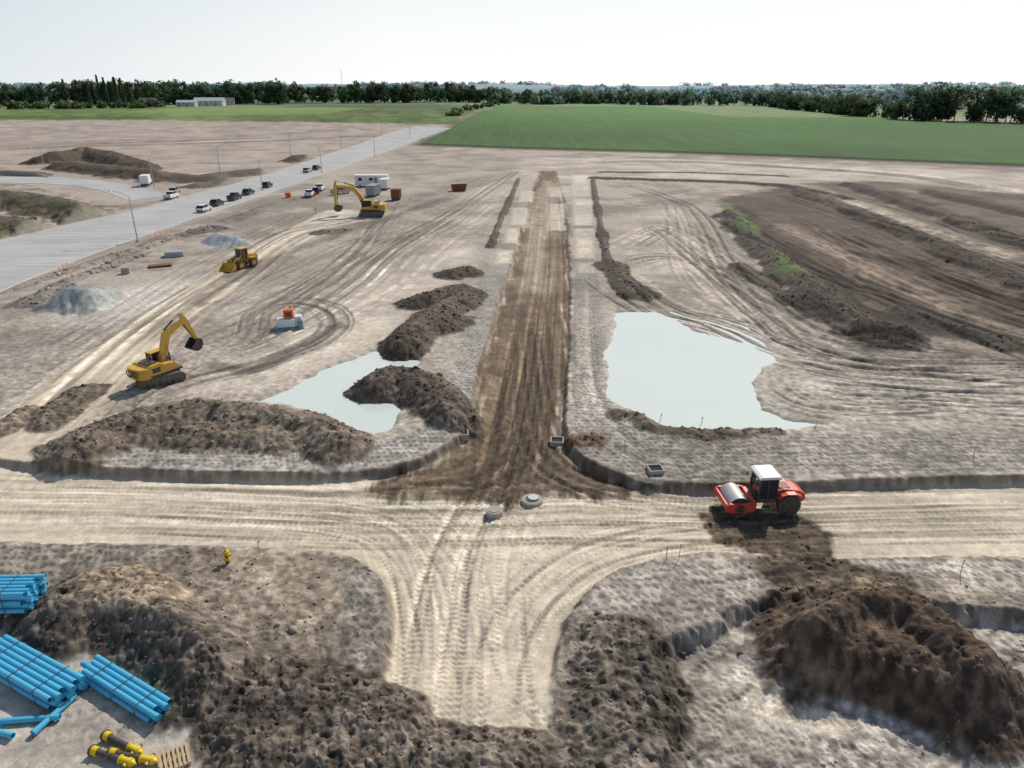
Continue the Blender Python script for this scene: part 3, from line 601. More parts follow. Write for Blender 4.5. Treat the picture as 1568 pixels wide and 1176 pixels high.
def wheel(par,x,y,r,w,nm='wheel',hub=None):
    hub=hub or YEL; s=1 if y>0 else -1
    cyl(nm,(x,y-w/2,r),(x,y+w/2,r),r,RUB,par,28,bev=.05); cyl(nm+'_hub',(x,y+s*(w/2-.02),r),(x,y+s*(w/2+.02),r),r*.5,hub,par,16)
    if r>.55:
        bm=bmesh.new()
        for k in range(20):
            for q in (-1,1):
                a=2*math.pi*(k+.25*q)/20; mt=Matrix.Translation((x+r*math.cos(a),y+q*w*.24,r+r*math.sin(a)))@Matrix.Rotation(-a,4,'Y')@Matrix.Rotation(.5*q,4,'X')@Matrix.Diagonal((.07,w*.5,.09,1)); bmesh.ops.create_cube(bm,size=1,matrix=mt)
        fin(nm+'_lugs',bm,RUB,par)
def roller(x,y,z,rz):
    e=root('road_roller',x,y,z,rz)
    bm=bmesh.new(); bmesh.ops.create_cone(bm,cap_ends=False,segments=48,radius1=.78,radius2=.78,depth=2.1,matrix=Matrix.Translation((2.05,0,.78))@Matrix.Rotation(math.pi/2,4,'X'))
    fin('drum',bm,M('drum_steel',(.50,.49,.47),.5,.2,.2,2,.5,.2),e,0,True)
    for s in (-1,1): cyl('drum_disc',(2.05,s*.9,.78),(2.05,s*.96,.78),.74,BLK,e,32)
    for s in (-1,1):
        prism('frame_side',[(1.0,.62),(1.0,1.15),(1.3,1.22),(2.8,1.22),(3.05,1.1),(3.05,.6),(2.8,.5),(1.3,.5)],s*1.2-.1,s*1.2+.1,RED,e,.03)
        cyl('drum_motor',(2.05,s*1.29,.85),(2.05,s*1.36,.85),.3,BLK,e,16)
    box('frame_front',(2.98,0,.92),(.16,2.2,.42),RED,e,.03); box('frame_rear',(1.0,0,.95),(.3,2.2,.5),RED,e,.03)
    box('articulation',(.6,0,.85),(.6,.5,.5),BLK,e,.04)
    box('cab_floor',(.0,0,1.12),(1.35,1.7,.3),BLK,e,.03)
    prism('cab_glass',[(-.62,1.3),(-.6,2.78),(.5,2.78),(.66,1.95),(.62,1.3)],-.76,.76,GLS,e,.03)
    for yy in (-.77,.77):
        for a,b_ in (((-.64,1.2),(-.62,2.85)),((.0,1.2),(.02,2.85)),((.66,1.2),(.68,1.95)),((.68,1.95),(.52,2.85))): cyl('cab_post',(a[0],yy,a[1]),(b_[0],yy,b_[1]),.05,BLK,e,8)
    prism('cab_roof',[(-.8,2.82),(-.78,2.96),(-.6,3.02),(.55,3.02),(.78,2.95),(.8,2.82)],-.9,.9,WHT,e,.03)
    prism('engine_hood',[(-.7,1.0),(-.7,1.75),(-1.2,1.88),(-2.3,1.72),(-2.75,1.45),(-2.85,1.0),(-2.6,.8),(-.8,.8)],-.62,.62,RED,e,.07)
    prism('hood_top_grille',[(-.95,1.85),(-.95,1.89),(-1.7,1.865),(-1.7,1.83)],-.4,.4,BLK,e,.0)
    box('hood_vent',(-1.6,.63,1.35),(1.0,.03,.35),BLK,e,.005); box('hood_vent_b',(-1.6,-.63,1.35),(1.0,.03,.35),BLK,e,.005)
    for s in (-1,1):
        wheel(e,-1.55,s*.88,.78,.52,'rear_wheel',BLK); prism('fender',[(-.72,1.3),(-.9,1.62),(-1.3,1.74),(-1.9,1.72),(-2.3,1.55),(-2.3,1.48),(-1.9,1.65),(-1.3,1.67),(-.95,1.56),(-.8,1.3)],s*.9-.25,s*.9+.25,RED,e,.0)
        cyl('mirror_arm',(.6,s*.8,2.5),(.85,s*1.05,2.45),.02,BLK,e,6); box('mirror',(.87,s*1.07,2.3),(.05,.18,.32),BLK,e,.01)
        box('step',(.1,s*.95,.7),(.5,.2,.05),BLK,e,.0); cyl('work_light',(.8,s*.55,2.75),(.88,s*.55,2.73),.08,WHT,e,10)
x,y=P(1165,776,-.7); roller(x,y,gz(x,y)+.02,math.radians(184))
def loader(x,y,rz):
    e=root('wheel_loader',x,y,None,rz)
    for xx in (1.3,-1.3):
        for s in (-1,1): wheel(e,xx,s*1.0,.75,.55,'wheel')
    prism('rear_body',[(-2.6,.8),(-2.75,1.5),(-2.4,2.0),(-.6,2.15),(-.5,.8)],-.75,.75,YEL,e,.06); box('rear_grille',(-2.66,0,1.45),(.12,1.1,.6),BLK,e,.02)
    box('front_frame',(1.0,0,1.05),(1.4,.9,.6),YEL,e,.05); box('joint',(.1,0,1.0),(.8,.6,.5),BLK,e,.04)
    prism('cab_glass',[(-.75,1.9),(-.7,3.1),(.45,3.1),(.6,1.7),(-.5,1.5)],-.65,.65,GLS,e,.03); box('cab_roof',(-.12,0,3.18),(1.5,1.55,.14),YEL,e,.04)
    for yy in (-.66,.66):
        for a,b_ in (((-.78,1.6),(-.72,3.12)),((.62,1.4),(.48,3.12)),((0,1.6),(0,3.12))): cyl('cab_post',(a[0],yy,a[1]),(b_[0],yy,b_[1]),.055,YEL,e,8)
    for s in (-1,1):
        prism('fender',[(-2.1,1.5),(-1.9,1.65),(-.8,1.65),(-.6,1.5)],s*1.0-.28,s*1.0+.28,YEL,e,.02)
        o=limb('lift_arm',[(.6,1.9),(1.6,1.65),(2.6,.75)],[.3,.4,.3],.14,YEL,e); o.location=(0,s*.5,0)
    cyl('tilt_cylinder',(.8,0,1.7),(2.2,0,1.5),.09,BLK,e,10); limb('tilt_link',[(2.2,1.7),(2.3,1.2),(2.7,.9)],[.15,.2,.15],.2,YEL,e)
    prof=[(2.6,1.25),(2.45,.85),(2.5,.4),(2.8,.18),(3.7,.12),(3.7,.17),(2.85,.25),(2.58,.45),(2.53,.85),(2.66,1.22)]
    prism('bucket',prof,-1.35,1.35,YEL,e,0)
    for yy in (-1.38,1.35): prism('bucket_side',[(2.6,1.25),(2.45,.85),(2.5,.4),(2.8,.18),(3.7,.12)],yy,yy+.03,YEL,e,0)
x,y=P(372,408); loader(x,y,math.radians(-118))
# ------------------------------------------------------------ cars
def car(x,y,rz,mat,kind='car'):
    z=max(gz(x,y),float(zmac(x,y))+.05)
    e=root({'car':'parked_car','pickup':'pickup_truck','van':'box_truck'}[kind],x,y,z,rz)
    if kind=='van':
        prism('cab',[(1.6,.6),(1.6,2.3),(2.3,2.3),(2.75,1.5),(3.3,1.35),(3.35,.6)],-1.0,1.0,mat,e,.06); prism('windscreen',[(2.3,2.2),(2.36,2.2),(2.78,1.5),(2.72,1.5)],-.9,.9,GLS,e,0)
        box('cargo_box',(-.9,0,1.95),(4.9,2.3,2.3),WHT,e,.05); box('chassis',(-.4,0,.65),(6,1.2,.25),BLK,e,.02)
        box('side_window',(2.0,1.01,1.85),(.6,.03,.45),GLS,e,.01)
        box('side_window_b',(2.0,-1.01,1.85),(.6,.03,.45),GLS,e,.01)
        for xx in (2.4,-2.0):
            for s in (-1,1): wheel(e,xx,s*.95,.45,.3,'wheel',GRY)
        return
    if kind=='pickup':
        prism('body',[(-2.8,.45),(-2.8,1.1),(-.9,1.12),(-.85,1.2),(1.1,1.2),(2.6,1.1),(2.8,.9),(2.8,.45)],-.95,.95,mat,e,.06)
        box('bed_floor',(-1.85,0,1.13),(1.7,1.6,.02),BLK,e,0)
        for s in (-1,1): box('bed_rail',(-1.85,s*.88,1.22),(1.9,.12,.22),mat,e,.03)
        box('tailgate',(-2.76,0,1.22),(.08,1.88,.22),mat,e,.02)
        prism('cabin_glass',[(-.85,1.21),(-.7,1.78),(.75,1.78),(1.35,1.21)],-.84,.84,GLS,e,.05); prism('cabin_roof',[(-.72,1.77),(-.6,1.86),(.6,1.86),(.78,1.77)],-.8,.8,mat,e,.03)
        ws=(1.75,-1.75)
    else:
        prism('body',[(-2.3,.4),(-2.35,.95),(-2.1,1.05),(-1.9,1.08),(1.0,1.05),(2.1,.92),(2.3,.75),(2.3,.4)],-.9,.9,mat,e,.07)
        prism('cabin_glass',[(-2.1,1.06),(-1.75,1.58),(.2,1.6),(1.05,1.05)],-.8,.8,GLS,e,.06); prism('cabin_roof',[(-1.78,1.57),(-1.6,1.68),(0,1.68),(.25,1.58)],-.76,.76,mat,e,.03)
        ws=(1.4,-1.4)
    for xx in ws:
        for s in (-1,1): wheel(e,xx,s*.82,.36,.24,'wheel',SIL)
    for s in (-1,1):
        box('headlight',(ws[0]+ (1.03 if kind=='pickup' else .88),s*.65,.82),(.08,.35,.16),WHT,e,.02); box('taillight',(-(2.8 if kind=='pickup' else 2.33),s*.72,.88),(.06,.22,.2),RED,e,.01)
    box('rear_bumper',(-(2.85 if kind=='pickup' else 2.34),0,.5),(.12,1.7,.18),BLK,e,.02)
ra=np.array(P(300,330));rb=np.array(P(480,268)); RH=math.atan2(*(rb-ra)[::-1])
for u,v,m,k,dr in [(313,324,WHT,'car',0),(333,315,NVY,'car',0),(360,306,NVY,'pickup',0),(381,298,NVY,'car',0),(410,287,NVY,'car',.05),(471,264,SIL,'car',0),(485,260,NVY,'car',0),(263,304,WHT,'pickup',0.1),(268,296,SIL,'car',.2),(225,284,WHT,'van',.35),
                 (474,301,WHT,'pickup',.2),(490,292,WHT,'pickup',.15),(484,296,NVY,'car',.3),(522,297,SIL,'pickup',-.6)]:
    x,y=P(u,v); car(x,y,RH+dr,m,k)
# ------------------------------------------------------------ site objects
def lamp(u,v,h=9.6,ang=math.pi,arm=4.0):
    x,y=PT(u,v); e=root('street_lamp',x,y,None,ang)
    cyl('base',(0,0,0),(0,0,.3),.3,CON,e,12); cyl('pole',(0,0,.2),(0,0,h-.6),.12,GAL,e,10,.08)
    cyl('arm_a',(0,0,h-.65),(arm*.4,0,h),.05,GAL,e,8); cyl('arm_b',(arm*.4,0,h),(arm,0,h+.35),.045,GAL,e,8)
    prism('luminaire',[(arm-.1,h+.28),(arm,h+.42),(arm+.7,h+.5),(arm+.8,h+.38),(arm+.7,h+.32)],-.15,.15,GAL,e,.02)
for u,v,a in [(211,370,math.radians(175)),(72,272,math.radians(170)),(236,285,math.radians(0)),(338,270,math.radians(5)),(402,292,math.radians(175)),(493,264,math.radians(175)),(446,246,0),(523,228,0),(574,240,math.radians(175)),(628,213,math.radians(178)),(585,206,0)]:
    lamp(u,v,9.0,a,3.2)
x,y=P(444,500); e=root('water_pump_skid',x,y,None,math.radians(12))
box('skid',(0,0,.15),(3.4,2.0,.25),TEAL,e,.03); box('water_tank',(-.35,0,.8),(2.2,1.5,1.0),WHT,e,.12); box('engine_cover',(.0,.1,1.85),(1.15,1.0,1.1),ORG,e,.06); box('control_box',(1.1,.1,.9),(.8,1.1,1.3),WHT,e,.05); cyl('fuel_barrel',(1.35,-.7,.3),(1.35,-.7,1.2),.3,TEAL,e)
cyl('exhaust',(.2,.3,2.4),(.2,.3,2.75),.06,BLK,e,10); box('vent',(0,-.41,1.85),(.7,.02,.6),BLK,e,0)
def trailer(u,v,L,Wd,Hh,mat,rz,name,win=True,roofm=None):
    x,y=P(u,v); e=root(name,x,y,None,rz)
    box('walls',(0,0,.5+Hh/2),(L,Wd,Hh),mat,e,.03); box('roof',(0,0,.5+Hh+.06),(L+.2,Wd+.2,.1),roofm or mat,e,.02)
    nr=int(L/.3); bm=bmesh.new()
    for k in range(nr):
        for s in (-1,1): bmesh.ops.create_cube(bm,size=1,matrix=Matrix.Translation((-L/2+.15+k*.3,s*(Wd/2+.015),.5+Hh/2))@Matrix.Diagonal((.12,.03,Hh*.94,1)))
    fin('cladding_ribs',bm,mat,e)
    if win:
        for k in range(3): box('window',(-L/3+k*L/3,-Wd/2-.035,.5+Hh*.62),(1.1,.03,.8),GLS,e,.0)
        box('door',(L*.14,-Wd/2-.035,.5+Hh*.45),(.9,.03,2.0),GRY,e,.0); box('steps',(L*.14,-Wd/2-.5,.25),(1.2,.8,.4),GAL,e,.02)
    for k in (-1,1): box('support',(k*L*.38,0,.25),(.4,Wd*.8,.5),BLK,e,0)
trailer(570,285,9.6,3.0,2.7,WHT,math.radians(2),'site_office_trailer'); trailer(572,300,5.2,2.4,2.4,GRY,math.radians(80),'storage_container',False)
trailer(607,306,2.6,2.2,2.2,RST,math.radians(85),'storage_container',False); trailer(590,290,4,2.4,2.4,WHT,math.radians(85),'storage_container',False)
def skip(u,v):
    x,y=P(u,v); e=root('waste_skip',x,y,None,math.radians(15)); L,Wd,h=4.2,2.2,1.8
    for s in (-1,1):
        prism('side',[(-L/2,h),(L/2,h),(L/2-.5,.15),(-L/2+.3,.15)],s*Wd/2-.04,s*Wd/2+.04,RST,e,0)
        for k in range(5): box('rib',(-1.5+k*.75,s*(Wd/2+.08),h/2),(.1,.08,h*.85),RST,e,0)
    box('floor',(0,0,.2),(L-.8,Wd,.1),RST,e,0); box('end_a',(L/2-.25,0,h/2+.1),(.08,Wd,h),RST,e,0,(0,.28,0)); box('end_b',(-L/2+.12,0,h/2+.1),(.08,Wd,h),RST,e,0,(0,-.16,0)); box('load',(0,0,1.1),(L-.9,Wd-.2,.9),M('scrap',(.12,.07,.05),.9,0,.5,3),e,.2)
skip(703,292)
def manhole(u,v,r,h,tilt=0):
    x,y=P(u,v,-.6); e=root('manhole_riser',x,y,gz(x,y)-.03,0.3); bm=bmesh.new(); tube(bm,(0,0,0),(0,0,h),r,r*.82,32); fin('ring',bm,CON,e,0,True)
    cyl('frame',(0,0,h-.05),(0,0,h+.03),r*.9,CON,e,28); cyl('lid',(0,0,h+.031),(0,0,h+.07),r*.62,CON if tilt==0 else BLK,e,28)
    if tilt: cyl('adjuster_ring',(.1,.05,h+.072),(.1,.05,h+.14),r*.5,GAL,e,24)
manhole(757,782,.6,.45); manhole(815,764,.78,.3,1)
def basin(u,v,z=-.3,r=0.0):
    x,y=P(u,v,z); e=root('catch_basin',x,y,min(gz(x,y),gz(x,y-.6))-.2,r)
    for a,b_,c,d in ((0,.5,1.15,.12),(0,-.5,1.15,.12),(.52,0,.12,.88),(-.52,0,.12,.88)): box('wall',(a,b_,.22),(c,d,.6),CON,e,.02)
    box('dark_interior',(0,0,.2),(.92,.88,.4),DRK,e,0)
basin(707,664,-.2,.1); basin(853,668,-.2,-.1); basin(1003,724,-.2,.1)
# blue pipes
def pipes(name,p0,d,L,cols,rows,r,straps=True):
    x,y=p0; z=max(gz(x+d[0]*q,y+d[1]*q) for q in (0,L/2,L)); e=root(name,x,y,z-.04 if straps else z-.1,math.atan2(d[1],d[0]))
    bm=bmesh.new(); bmb=bmesh.new()
    for j in range(rows):
        for i in range(cols-(j%2)):
            yy=(i+.5*(j%2))*2.06*r; zz=r+.12+j*1.8*r; o=random.uniform(-.16,.16)
            tube(bm,(o,yy,zz),(L+o,yy,zz),r,r*.86)
            if (i+j)%2: tube(bmb,(L+o-.02,yy,zz),(L+o+.28,yy,zz),r*1.13,r*.98)
            else: tube(bmb,(o-.28,yy,zz),(o+.02,yy,zz),r*1.13,r*.98)
    fin('pipes',bm,BLU,e,0,True); fin('pipe_sockets',bmb,BLU,e,0,True)
    Wd=cols*2.06*r; Ht=r*2+.12+(rows-1)*1.8*r
    if straps:
        for xx in (L*.18,L*.5,L*.82):
            box('timber',(xx,Wd/2-r,.05),(.1,Wd+.1,.1),WOOD,e,0); box('strap',(xx,Wd/2-r,Ht+.012),(.05,Wd*.96,.012),BLK,e,0)
            for q in (-1,1): box('strap_side',(xx,Wd/2-r+q*(Wd/2+.01),Ht/2+.05),(.05,.012,Ht),BLK,e,0)
    return e
def seg(u0,v0,u1,v1,z=0):
    a=np.array(P(u0,v0,z));b_=np.array(P(u1,v1,z)); d=b_-a; return a,d/np.linalg.norm(d),np.linalg.norm(d)
x,y=P(46,962); pipes('pipe_bundle',(x-6.0,y),(1,.03),6.0,6,5,.145)
a,d,L=seg(82,1090,-60,1006); b0=a+d*6.0; pipes('pipe_bundle',tuple(b0),-d,6.0,6,3,.145)
a,d,L=seg(236,1112,130,1044); b0=a+d*5.6; pipes('pipe_bundle',tuple(b0),-d,5.4,5,2,.14)
for (q0,q1,q2,q3) in ((62,1112,118,1062),(12,1104,92,1098),(-40,1112,24,1128)):
    a,d,L=seg(q0,q1,q2,q3,.15); pipes('water_pipe',tuple(a),d,L,1,1,.14,straps=False)
def hydrant(x,y,rz,lay):
    e=root('fire_hydrant',x,y,None,rz)
    if lay: e.rotation_euler=(0,math.pi/2,rz); e.location.z+=.2
    L=1.3 if lay else .25
    cyl('barrel',(0,0,0),(0,0,L),.13,BLK,e,18)
    z=L; cyl('flange',(0,0,z-.03),(0,0,z+.04),.2,HYY,e,18,bev=.01); cyl('body',(0,0,z+.04),(0,0,z+.55),.15,HYY,e,20); cyl('collar',(0,0,z+.53),(0,0,z+.6),.19,HYY,e,18); cyl('bonnet',(0,0,z+.6),(0,0,z+.75),.16,HYY,e,18,.06); cyl('nut',(0,0,z+.75),(0,0,z+.82),.035,HYY,e,5)
    for s in (-1,1): cyl('nozzle',(0,s*.13,z+.38),(0,s*.27,z+.38),.075,HYY,e,14); cyl('nozzle_cap',(0,s*.25,z+.38),(0,s*.3,z+.38),.09,BLK,e,8)
    cyl('pumper_nozzle',(.12,0,z+.3),(.28,0,z+.3),.1,HYY,e,14)
    if lay: cyl('boot',(0,0,-.25),(0,0,.05),.2,HYY,e,16); cyl('boot_flange',(0,0,-.3),(0,0,-.22),.24,BLK,e,16)
x,y=P(349,862); hydrant(x,y,.4,False)
for u,v,r in ((168,1132,-.42),(150,1156,-.3),(178,1158,-.2)):
    x,y=P(u,v); hydrant(x,y,r,True)
x,y=P(268,1165); e=root('wooden_pallet',x,y,gz(x,y)+.04,.55)
for k in range(7): box('top_board',(-.54+k*.18,0,.15),(.11,1.15,.022),WOOD,e,0)
for k in (-1,0,1): box('stringer',(0,k*.5,.07),(1.2,.09,.1),WOOD,e,0)
for k in range(3): box('bottom_board',(-.5+k*.5,0,.008),(.11,1.15,.016),WOOD,e,0)
def block(name,u,v,s,mat,rz=.3,cnt=3):
    x,y=P(u,v); e=root(name,x,y,None,rz)
    for k in range(cnt): box('piece',(random.uniform(-.1,.1),random.uniform(-.1,.1),s[2]*(k+.5)),(s[0],s[1],s[2]*.92),mat,e,.03)
block('concrete_slab_stack',268,392,(3,2,.3),GAL,.3,3); block('steel_plate_stack',245,408,(3.4,1.6,.08),RST,.5,4); block('concrete_block_stack',193,419,(1.2,1.0,.5),CON,.2,2)
block('barrier_block',480,300,(1.2,.6,.4),ORG,.2,2); block('barrier_block',442,303,(1.4,.8,.7),ORG,.2,2)
def fence(px,name='safety_fence'):
    pts=PL(px); e=root(name,pts[0][0],pts[0][1],0,0); o=pts[0]
    for a_,b_ in zip(pts[:-1],pts[1:]):
        a2=a_-o;b2=b_-o; n_=max(2,int(np.linalg.norm(b2-a2)/2))
        for k in range(n_+1): p=a2+(b2-a2)*k/n_; cyl('post',(p[0],p[1],0),(p[0],p[1],1.1),.025,RST,e,6)
        for h in (.3,.6,.9): cyl('rail',(a2[0],a2[1],h),(b2[0],b2[1],h+.02),.03,ORG,e,5)
fence([(92,418),(104,412)]); fence([(230,368),(262,356)])
for u,v in [(955,660),(956,690),(1012,640),(1075,645),(1470,880),(1060,700),(1385,700),(1020,858),(1040,855),(330,860),(398,850),(690,690),(455,700),(1250,650),(1490,700),(1110,690)]:
    x,y=P(u,v); e=root('survey_stake',x,y,None,random.random()); box('lath',(0,0,.5),(.05,.03,1.1),WOOD,e,0); box('flagging',(.04,0,.95),(.1,.03,.1),random.choice([ORG,TEAL]),e,0)
def person(x,y,rz):
    e=root('construction_worker',x,y,None,rz)
    J=[(0,0,.95),(0,0,1.2),(0,0,1.42),(0,0,1.52),(0,0,1.66),(0,.1,.9),(.06,.11,.5),(-.02,.12,.08),(.12,.12,.04),(0,-.1,.9),(-.03,-.11,.5),(-.12,-.12,.08),(.0,-.12,.04),(0,.19,1.42),(.02,.25,1.14),(.16,.24,.92),(0,-.19,1.42),(-.02,-.25,1.14),(.1,-.25,.9)]
    E=[(0,1),(1,2),(2,3),(3,4),(0,5),(5,6),(6,7),(7,8),(0,9),(9,10),(10,11),(11,12),(2,13),(13,14),(14,15),(2,16),(16,17),(17,18)]
    Rr=[.15,.16,.15,.06,.10,.1,.075,.05,.045,.1,.075,.05,.045,.075,.055,.035,.075,.055,.035]
    me=bpy.data.meshes.new('body'); me.from_pydata(J,E,[]); o=bpy.data.objects.new('body',me); scene.collection.objects.link(o); o.parent=e
    o.modifiers.new('skin','SKIN')
    try:
        for i,r in enumerate(Rr): me.skin_vertices[0].data[i].radius=(r,r)
        me.skin_vertices[0].data[0].use_root=True
    except Exception as ex: print(ex)
    o.modifiers.new('sub','SUBSURF').levels=1; me.materials.append(M('hi_vis_orange',(.85,.16,.02),.8))
    box('vest_stripe',(0,0,1.22),(.33,.38,.05),M('reflective',(.7,.75,.3),.5),e,.01); cyl('hard_hat',(0,0,1.72),(0,0,1.83),.14,WHT,e,14,.08); cyl('hat_brim',(0,0,1.71),(0,0,1.73),.17,WHT,e,14)
x,y=P(484,327); person(x,y,.4)
# ------------------------------------------------------------ clods
def ico():
    bm=bmesh.new(); bmesh.ops.create_icosphere(bm,subdivisions=1,radius=1); v=np.array([q.co[:] for q in bm.verts]); f=np.array([[q.index for q in p.verts] for p in bm.faces]); bm.free(); return v,f
iv,ifc=ico()
msk=(rough>.18)&(Y<150)&(Y>18)&(flat<.3)&(fl<.1); wt=(rough*np.clip(cell*W[:,None],0,20))[msk].astype(float)
ii,jj=np.nonzero(msk); pk=rng.choice(len(ii),9000,p=wt/wt.sum())
vs=[];fs=[];cs=[]
for q,k in enumerate(pk):
    i,j=ii[k],jj[k]; r=min(.24,.04*math.exp(rng.normal()*.55))*(1+Yr[i]/150)
    v=iv*(1+.35*rng.normal(size=(len(iv),1)))*np.array([r*rng.uniform(.8,1.4),r*rng.uniform(.8,1.4),r*.75]); v=v+np.array([X[i,j],Yr[i],Z[i,j]+r*.2])
    fs.append(ifc+len(iv)*q); vs.append(v); cs.append(np.tile(col[i,j]*rng.uniform(.8,1.7),(len(iv),1)))
fast_mesh('dirt_clods',np.concatenate(vs),np.concatenate(fs),np.concatenate(cs),np.zeros((len(iv)*len(pk),4)),False,gm)
# ------------------------------------------------------------ trees
fm_,t,b=nt('foliage'); n=N(t); ca=n.new('ShaderNodeAttribute',attribute_name='Col').outputs['Color']; n.lk(ca,b.inputs['Base Color']); b.inputs['Roughness'].default_value=.8; b.inputs['Specular IOR Level'].default_value=.15
tr=n.new('ShaderNodeBsdfTranslucent'); n.lk(ca,tr.inputs['Color']); ms=n.new('ShaderNodeMixShader'); ms.inputs[0].default_value=.4; n.lk(b.outputs[0],ms.inputs[1]); n.lk(tr.outputs[0],ms.inputs[2]); n.lk(ms.outputs[0],t.nodes['Material Output'].inputs['Surface'])
def trees(name,items,nq,cs_,base):
    VV=[];CC=[]
    for (x,y,z,h,r,kind) in items:
        hue=np.array([rng.uniform(.75,1.3),rng.uniform(.85,1.15),rng.uniform(.8,1.2)])*rng.uniform(.75,1.2)
        if kind=='c':
            tt=rng.random(nq)**.7; zz=h*(.03+.97*(tt)); rr=r*.6*(1-tt)*(.55+.45*np.sin(zz*2.2+rng.random()*6)**2)*rng.uniform(.6,1.15,nq); a=rng.random(nq)*6.283
            c=np.stack([rr*np.cos(a),rr*np.sin(a),zz],1); sh=rng.uniform(.6,1.1,nq)
        else:
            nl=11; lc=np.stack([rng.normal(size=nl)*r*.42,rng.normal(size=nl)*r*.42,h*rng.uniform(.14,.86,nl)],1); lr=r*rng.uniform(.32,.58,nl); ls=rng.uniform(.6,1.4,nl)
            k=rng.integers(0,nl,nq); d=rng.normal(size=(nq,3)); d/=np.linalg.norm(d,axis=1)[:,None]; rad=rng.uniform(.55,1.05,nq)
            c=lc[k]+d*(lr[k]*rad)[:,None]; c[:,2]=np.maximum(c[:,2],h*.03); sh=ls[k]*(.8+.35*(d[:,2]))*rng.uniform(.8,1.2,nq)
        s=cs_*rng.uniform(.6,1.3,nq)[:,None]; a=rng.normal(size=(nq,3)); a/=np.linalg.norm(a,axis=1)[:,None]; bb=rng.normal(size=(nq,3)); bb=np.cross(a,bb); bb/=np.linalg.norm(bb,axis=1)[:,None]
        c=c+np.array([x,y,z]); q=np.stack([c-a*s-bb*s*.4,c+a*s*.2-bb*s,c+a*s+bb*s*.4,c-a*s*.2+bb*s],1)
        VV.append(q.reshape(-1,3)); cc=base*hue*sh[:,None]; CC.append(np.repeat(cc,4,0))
        def bough(p,q_,r0,r1):
            p=np.array(p);q_=np.array(q_); k4=np.array([[1,0,0],[0,1,0],[-1,0,0],[0,-1,0]],float)
            A0=p+k4*r0;B0=q_+k4*r1
            for i in range(4): j=(i+1)%4; VV.append(np.stack([A0[i],A0[j],B0[j],B0[i]])); CC.append(np.tile(np.array([.05,.04,.03]),(4,1)))
        bough((x,y,z-.3),(x,y,z+h*.6),h*.02,h*.008)
        if kind!='c' and nq>150:
            for _ in range(3): a_=rng.random()*6.28; bough((x,y,z+h*.3),(x+math.cos(a_)*r*.6,y+math.sin(a_)*r*.6,z+h*.6),h*.009,h*.003)
    v=np.concatenate(VV); f=np.arange(len(v)).reshape(-1,4); return fast_mesh(name,v,f,np.clip(np.concatenate(CC),.004,.75),None,False,fm_)
def line_pts(px,n_,jit,depth=0):
    b_=PL(px); seg_=np.linalg.norm(np.diff(b_,axis=0),axis=1); cu=np.concatenate([[0],np.cumsum(seg_)]); out=[]
    for _ in range(n_):
        d=rng.random()*cu[-1]; x=np.interp(d,cu,b_[:,0])+rng.normal()*jit; y=np.interp(d,cu,b_[:,1])+abs(rng.normal())*depth+rng.normal()*jit; out.append((x,y))
    return out
G1=np.array([.105,.16,.08])
it=[(x,y,gz(x,y),rng.uniform(15,26),rng.uniform(5,8),'d') for x,y in line_pts([(-160,163),(0,163),(250,161),(420,158),(600,158),(740,158)],200,4,25)]
it+=[(x,y,gz(x,y),rng.uniform(20,30),rng.uniform(5,9),'c') for x,y in line_pts([(88,162),(195,162)],20,3,14)]
it+=[(x,y,gz(x,y),rng.uniform(22,28),rng.uniform(7,10),'d') for x,y in line_pts([(120,160),(440,160)],44,4,12)]
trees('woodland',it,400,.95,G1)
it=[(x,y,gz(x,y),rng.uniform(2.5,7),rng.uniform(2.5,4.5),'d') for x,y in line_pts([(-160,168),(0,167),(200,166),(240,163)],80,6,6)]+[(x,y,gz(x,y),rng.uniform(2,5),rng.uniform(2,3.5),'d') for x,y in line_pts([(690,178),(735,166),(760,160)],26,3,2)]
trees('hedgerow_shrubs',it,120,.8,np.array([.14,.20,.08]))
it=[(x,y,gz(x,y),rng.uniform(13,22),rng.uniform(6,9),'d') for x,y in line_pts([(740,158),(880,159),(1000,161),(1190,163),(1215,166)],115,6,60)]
trees('tree_row',it,280,1.2,np.array([.15,.22,.145]))  # paler, bluer base than the nearer rows: haze put into the leaf colour
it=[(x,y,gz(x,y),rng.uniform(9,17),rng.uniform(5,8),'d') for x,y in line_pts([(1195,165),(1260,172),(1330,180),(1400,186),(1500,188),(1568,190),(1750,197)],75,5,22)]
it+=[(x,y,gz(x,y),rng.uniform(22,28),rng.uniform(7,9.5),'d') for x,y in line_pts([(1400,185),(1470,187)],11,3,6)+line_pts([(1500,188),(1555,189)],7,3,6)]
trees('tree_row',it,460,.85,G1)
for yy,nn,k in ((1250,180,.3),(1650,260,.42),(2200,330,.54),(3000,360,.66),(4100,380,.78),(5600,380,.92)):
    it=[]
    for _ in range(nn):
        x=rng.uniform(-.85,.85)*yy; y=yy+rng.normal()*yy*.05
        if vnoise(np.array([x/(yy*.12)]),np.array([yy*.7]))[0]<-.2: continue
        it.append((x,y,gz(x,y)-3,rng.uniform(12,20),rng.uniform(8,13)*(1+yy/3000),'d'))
    trees('distant_forest',it,70,2.6*(1+yy/6000),np.array([.10,.15,.085])*(1-k)+np.array([.40,.52,.58])*k)  # each farther band gets a paler, bluer base: distance haze painted into foliage
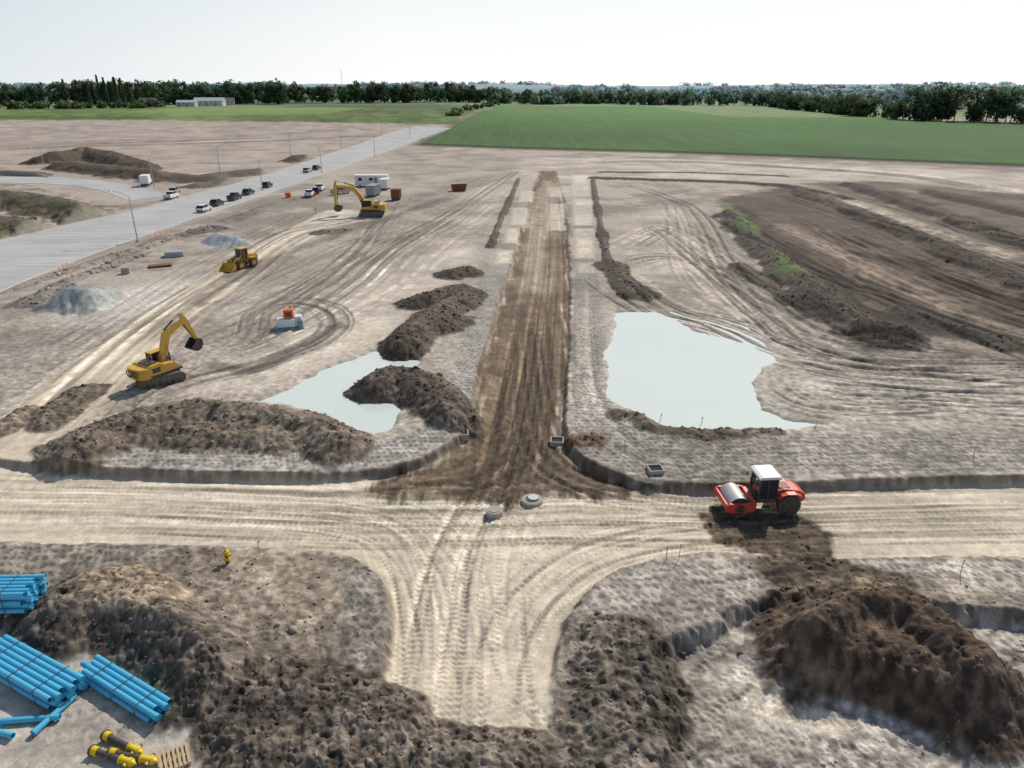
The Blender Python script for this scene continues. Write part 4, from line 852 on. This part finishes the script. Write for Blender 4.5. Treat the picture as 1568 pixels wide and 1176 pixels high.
# ------------------------------------------------------------ buildings
def house(name,u,v,L,Wd,Hh,rh,rz,wall,roofm,doors=2):
    x,y=PT(u,v); e=root(name,x,y,None,rz)
    box('walls',(0,0,Hh/2),(L,Wd,Hh),wall,e,0)
    bm=bmesh.new(); a=[bm.verts.new(p) for p in ((-L/2-.4,-Wd/2-.5,Hh-.05),(-L/2-.4,Wd/2+.5,Hh-.05),(-L/2-.4,0,Hh+rh),(L/2+.4,-Wd/2-.5,Hh-.05),(L/2+.4,Wd/2+.5,Hh-.05),(L/2+.4,0,Hh+rh))]
    for f in ((0,1,2),(3,5,4),(0,2,5,3),(1,4,5,2),(0,3,4,1)): bm.faces.new([a[i] for i in f])
    fin('roof',bm,roofm,e)
    for k in range(doors): box('door',(-L/3+k*L/(doors+.5),-Wd/2-.03,1.4),(2.6,.06,2.6),GRY,e,0)
    for k in range(int(L/5)): box('window',(-L/2+2.5+k*5,-Wd/2-.03,Hh*.68),(1.3,.06,.9),GLS,e,0)
house('farmhouse',228,163,15,9,4,4,.2,M('brick_wall',(.22,.15,.12),.9),ROOF,1)
MR=M('metal_roof',(.50,.52,.54),.5)
house('barn',322,162,29,12,5,3,.05,M('barn_wall',(.55,.55,.53),.7),MR,3); house('shed',287,163,18,9,4,2,.05,M('pale_wall',(.5,.5,.47),.8),MR,2); house('farmhouse',352,161,10,8,4,3.5,.3,M('cream_wall',(.5,.45,.38),.8),ROOF,1)
x,y=PT(526,155); e=root('radio_mast',x*1.6,y*1.6,None,0)
for k in range(3): a=k*2.094; cyl('leg',(1.2*math.cos(a),1.2*math.sin(a),0),(.5*math.cos(a),.5*math.sin(a),48),.12,GAL,e,5)
for k in range(12): box('brace',(0,0,2+k*4),(1.4,1.4,.2),GAL,e,0)
# ------------------------------------------------------------ light, sky, camera
wd=bpy.data.worlds.new('World'); scene.world=wd; wd.use_nodes=True; t=wd.node_tree; bg=t.nodes['Background']; n=N(t)
sk=n.new('ShaderNodeTexSky'); sk.sky_type='NISHITA'; sk.sun_disc=False; sk.sun_elevation=SUN_EL; sk.sun_rotation=SUN_AZ; sk.altitude=0; sk.air_density=1.0; sk.dust_density=1.0; sk.ozone_density=1.2
tcw=n.new('ShaderNodeTexCoord').outputs['Generated']; sp=n.new('ShaderNodeSeparateXYZ'); n.lk(tcw,sp.inputs[0])
hz=n.math('SUBTRACT',1.0,n.math('DIVIDE',n.math('MAXIMUM',sp.outputs[2],0.0),.62),clamp=True); hz=n.math('MULTIPLY',hz,.97)
dt=n.math('ADD',n.math('MULTIPLY',sp.outputs[0],math.sin(SUN_AZ)),n.math('MULTIPLY',sp.outputs[1],math.cos(SUN_AZ)))
tt_=n.math('DIVIDE',n.math('SUBTRACT',dt,.30),.48,clamp=True)
lo_=n.math('SUBTRACT',1.0,n.math('DIVIDE',n.math('MAXIMUM',sp.outputs[2],0.0),.16),clamp=True)
tt2=n.math('ADD',n.math('MULTIPLY',tt_,.78),n.math('MULTIPLY',lo_,.25),clamp=True)
hc=n.new('ShaderNodeMixRGB'); n.lk(tt2,hc.inputs[0]); hc.inputs[1].default_value=(5.7,6.7,7.5,1); hc.inputs[2].default_value=(10.3,10.4,10.3,1)
mxw=n.new('ShaderNodeMixRGB'); n.lk(hz,mxw.inputs[0]); n.lk(sk.outputs[0],mxw.inputs[1]); n.lk(hc.outputs[0],mxw.inputs[2])
n.lk(mxw.outputs[0],bg.inputs[0]); bg.inputs[1].default_value=.10
sd=bpy.data.lights.new('sun','SUN'); sd.energy=3.6; sd.angle=math.radians(.8); sd.color=(1,.935,.84); so=bpy.data.objects.new('sun',sd); scene.collection.objects.link(so)
Sv=Vector((math.sin(SUN_AZ)*math.cos(SUN_EL),math.cos(SUN_AZ)*math.cos(SUN_EL),math.sin(SUN_EL))); so.rotation_euler=Sv.to_track_quat('Z','Y').to_euler(); so.location=Sv*200
cd=bpy.data.cameras.new('camera'); cd.sensor_width=36; cd.lens=F/1568*36; cd.clip_end=20000; cd.clip_start=.5; co=bpy.data.objects.new('camera',cd); scene.collection.objects.link(co); co.location=(0,0,HC); co.rotation_euler=(math.pi/2-PITCH,0,0); scene.camera=co
scene.view_settings.view_transform='Standard'; scene.view_settings.look='None'; scene.view_settings.exposure=0
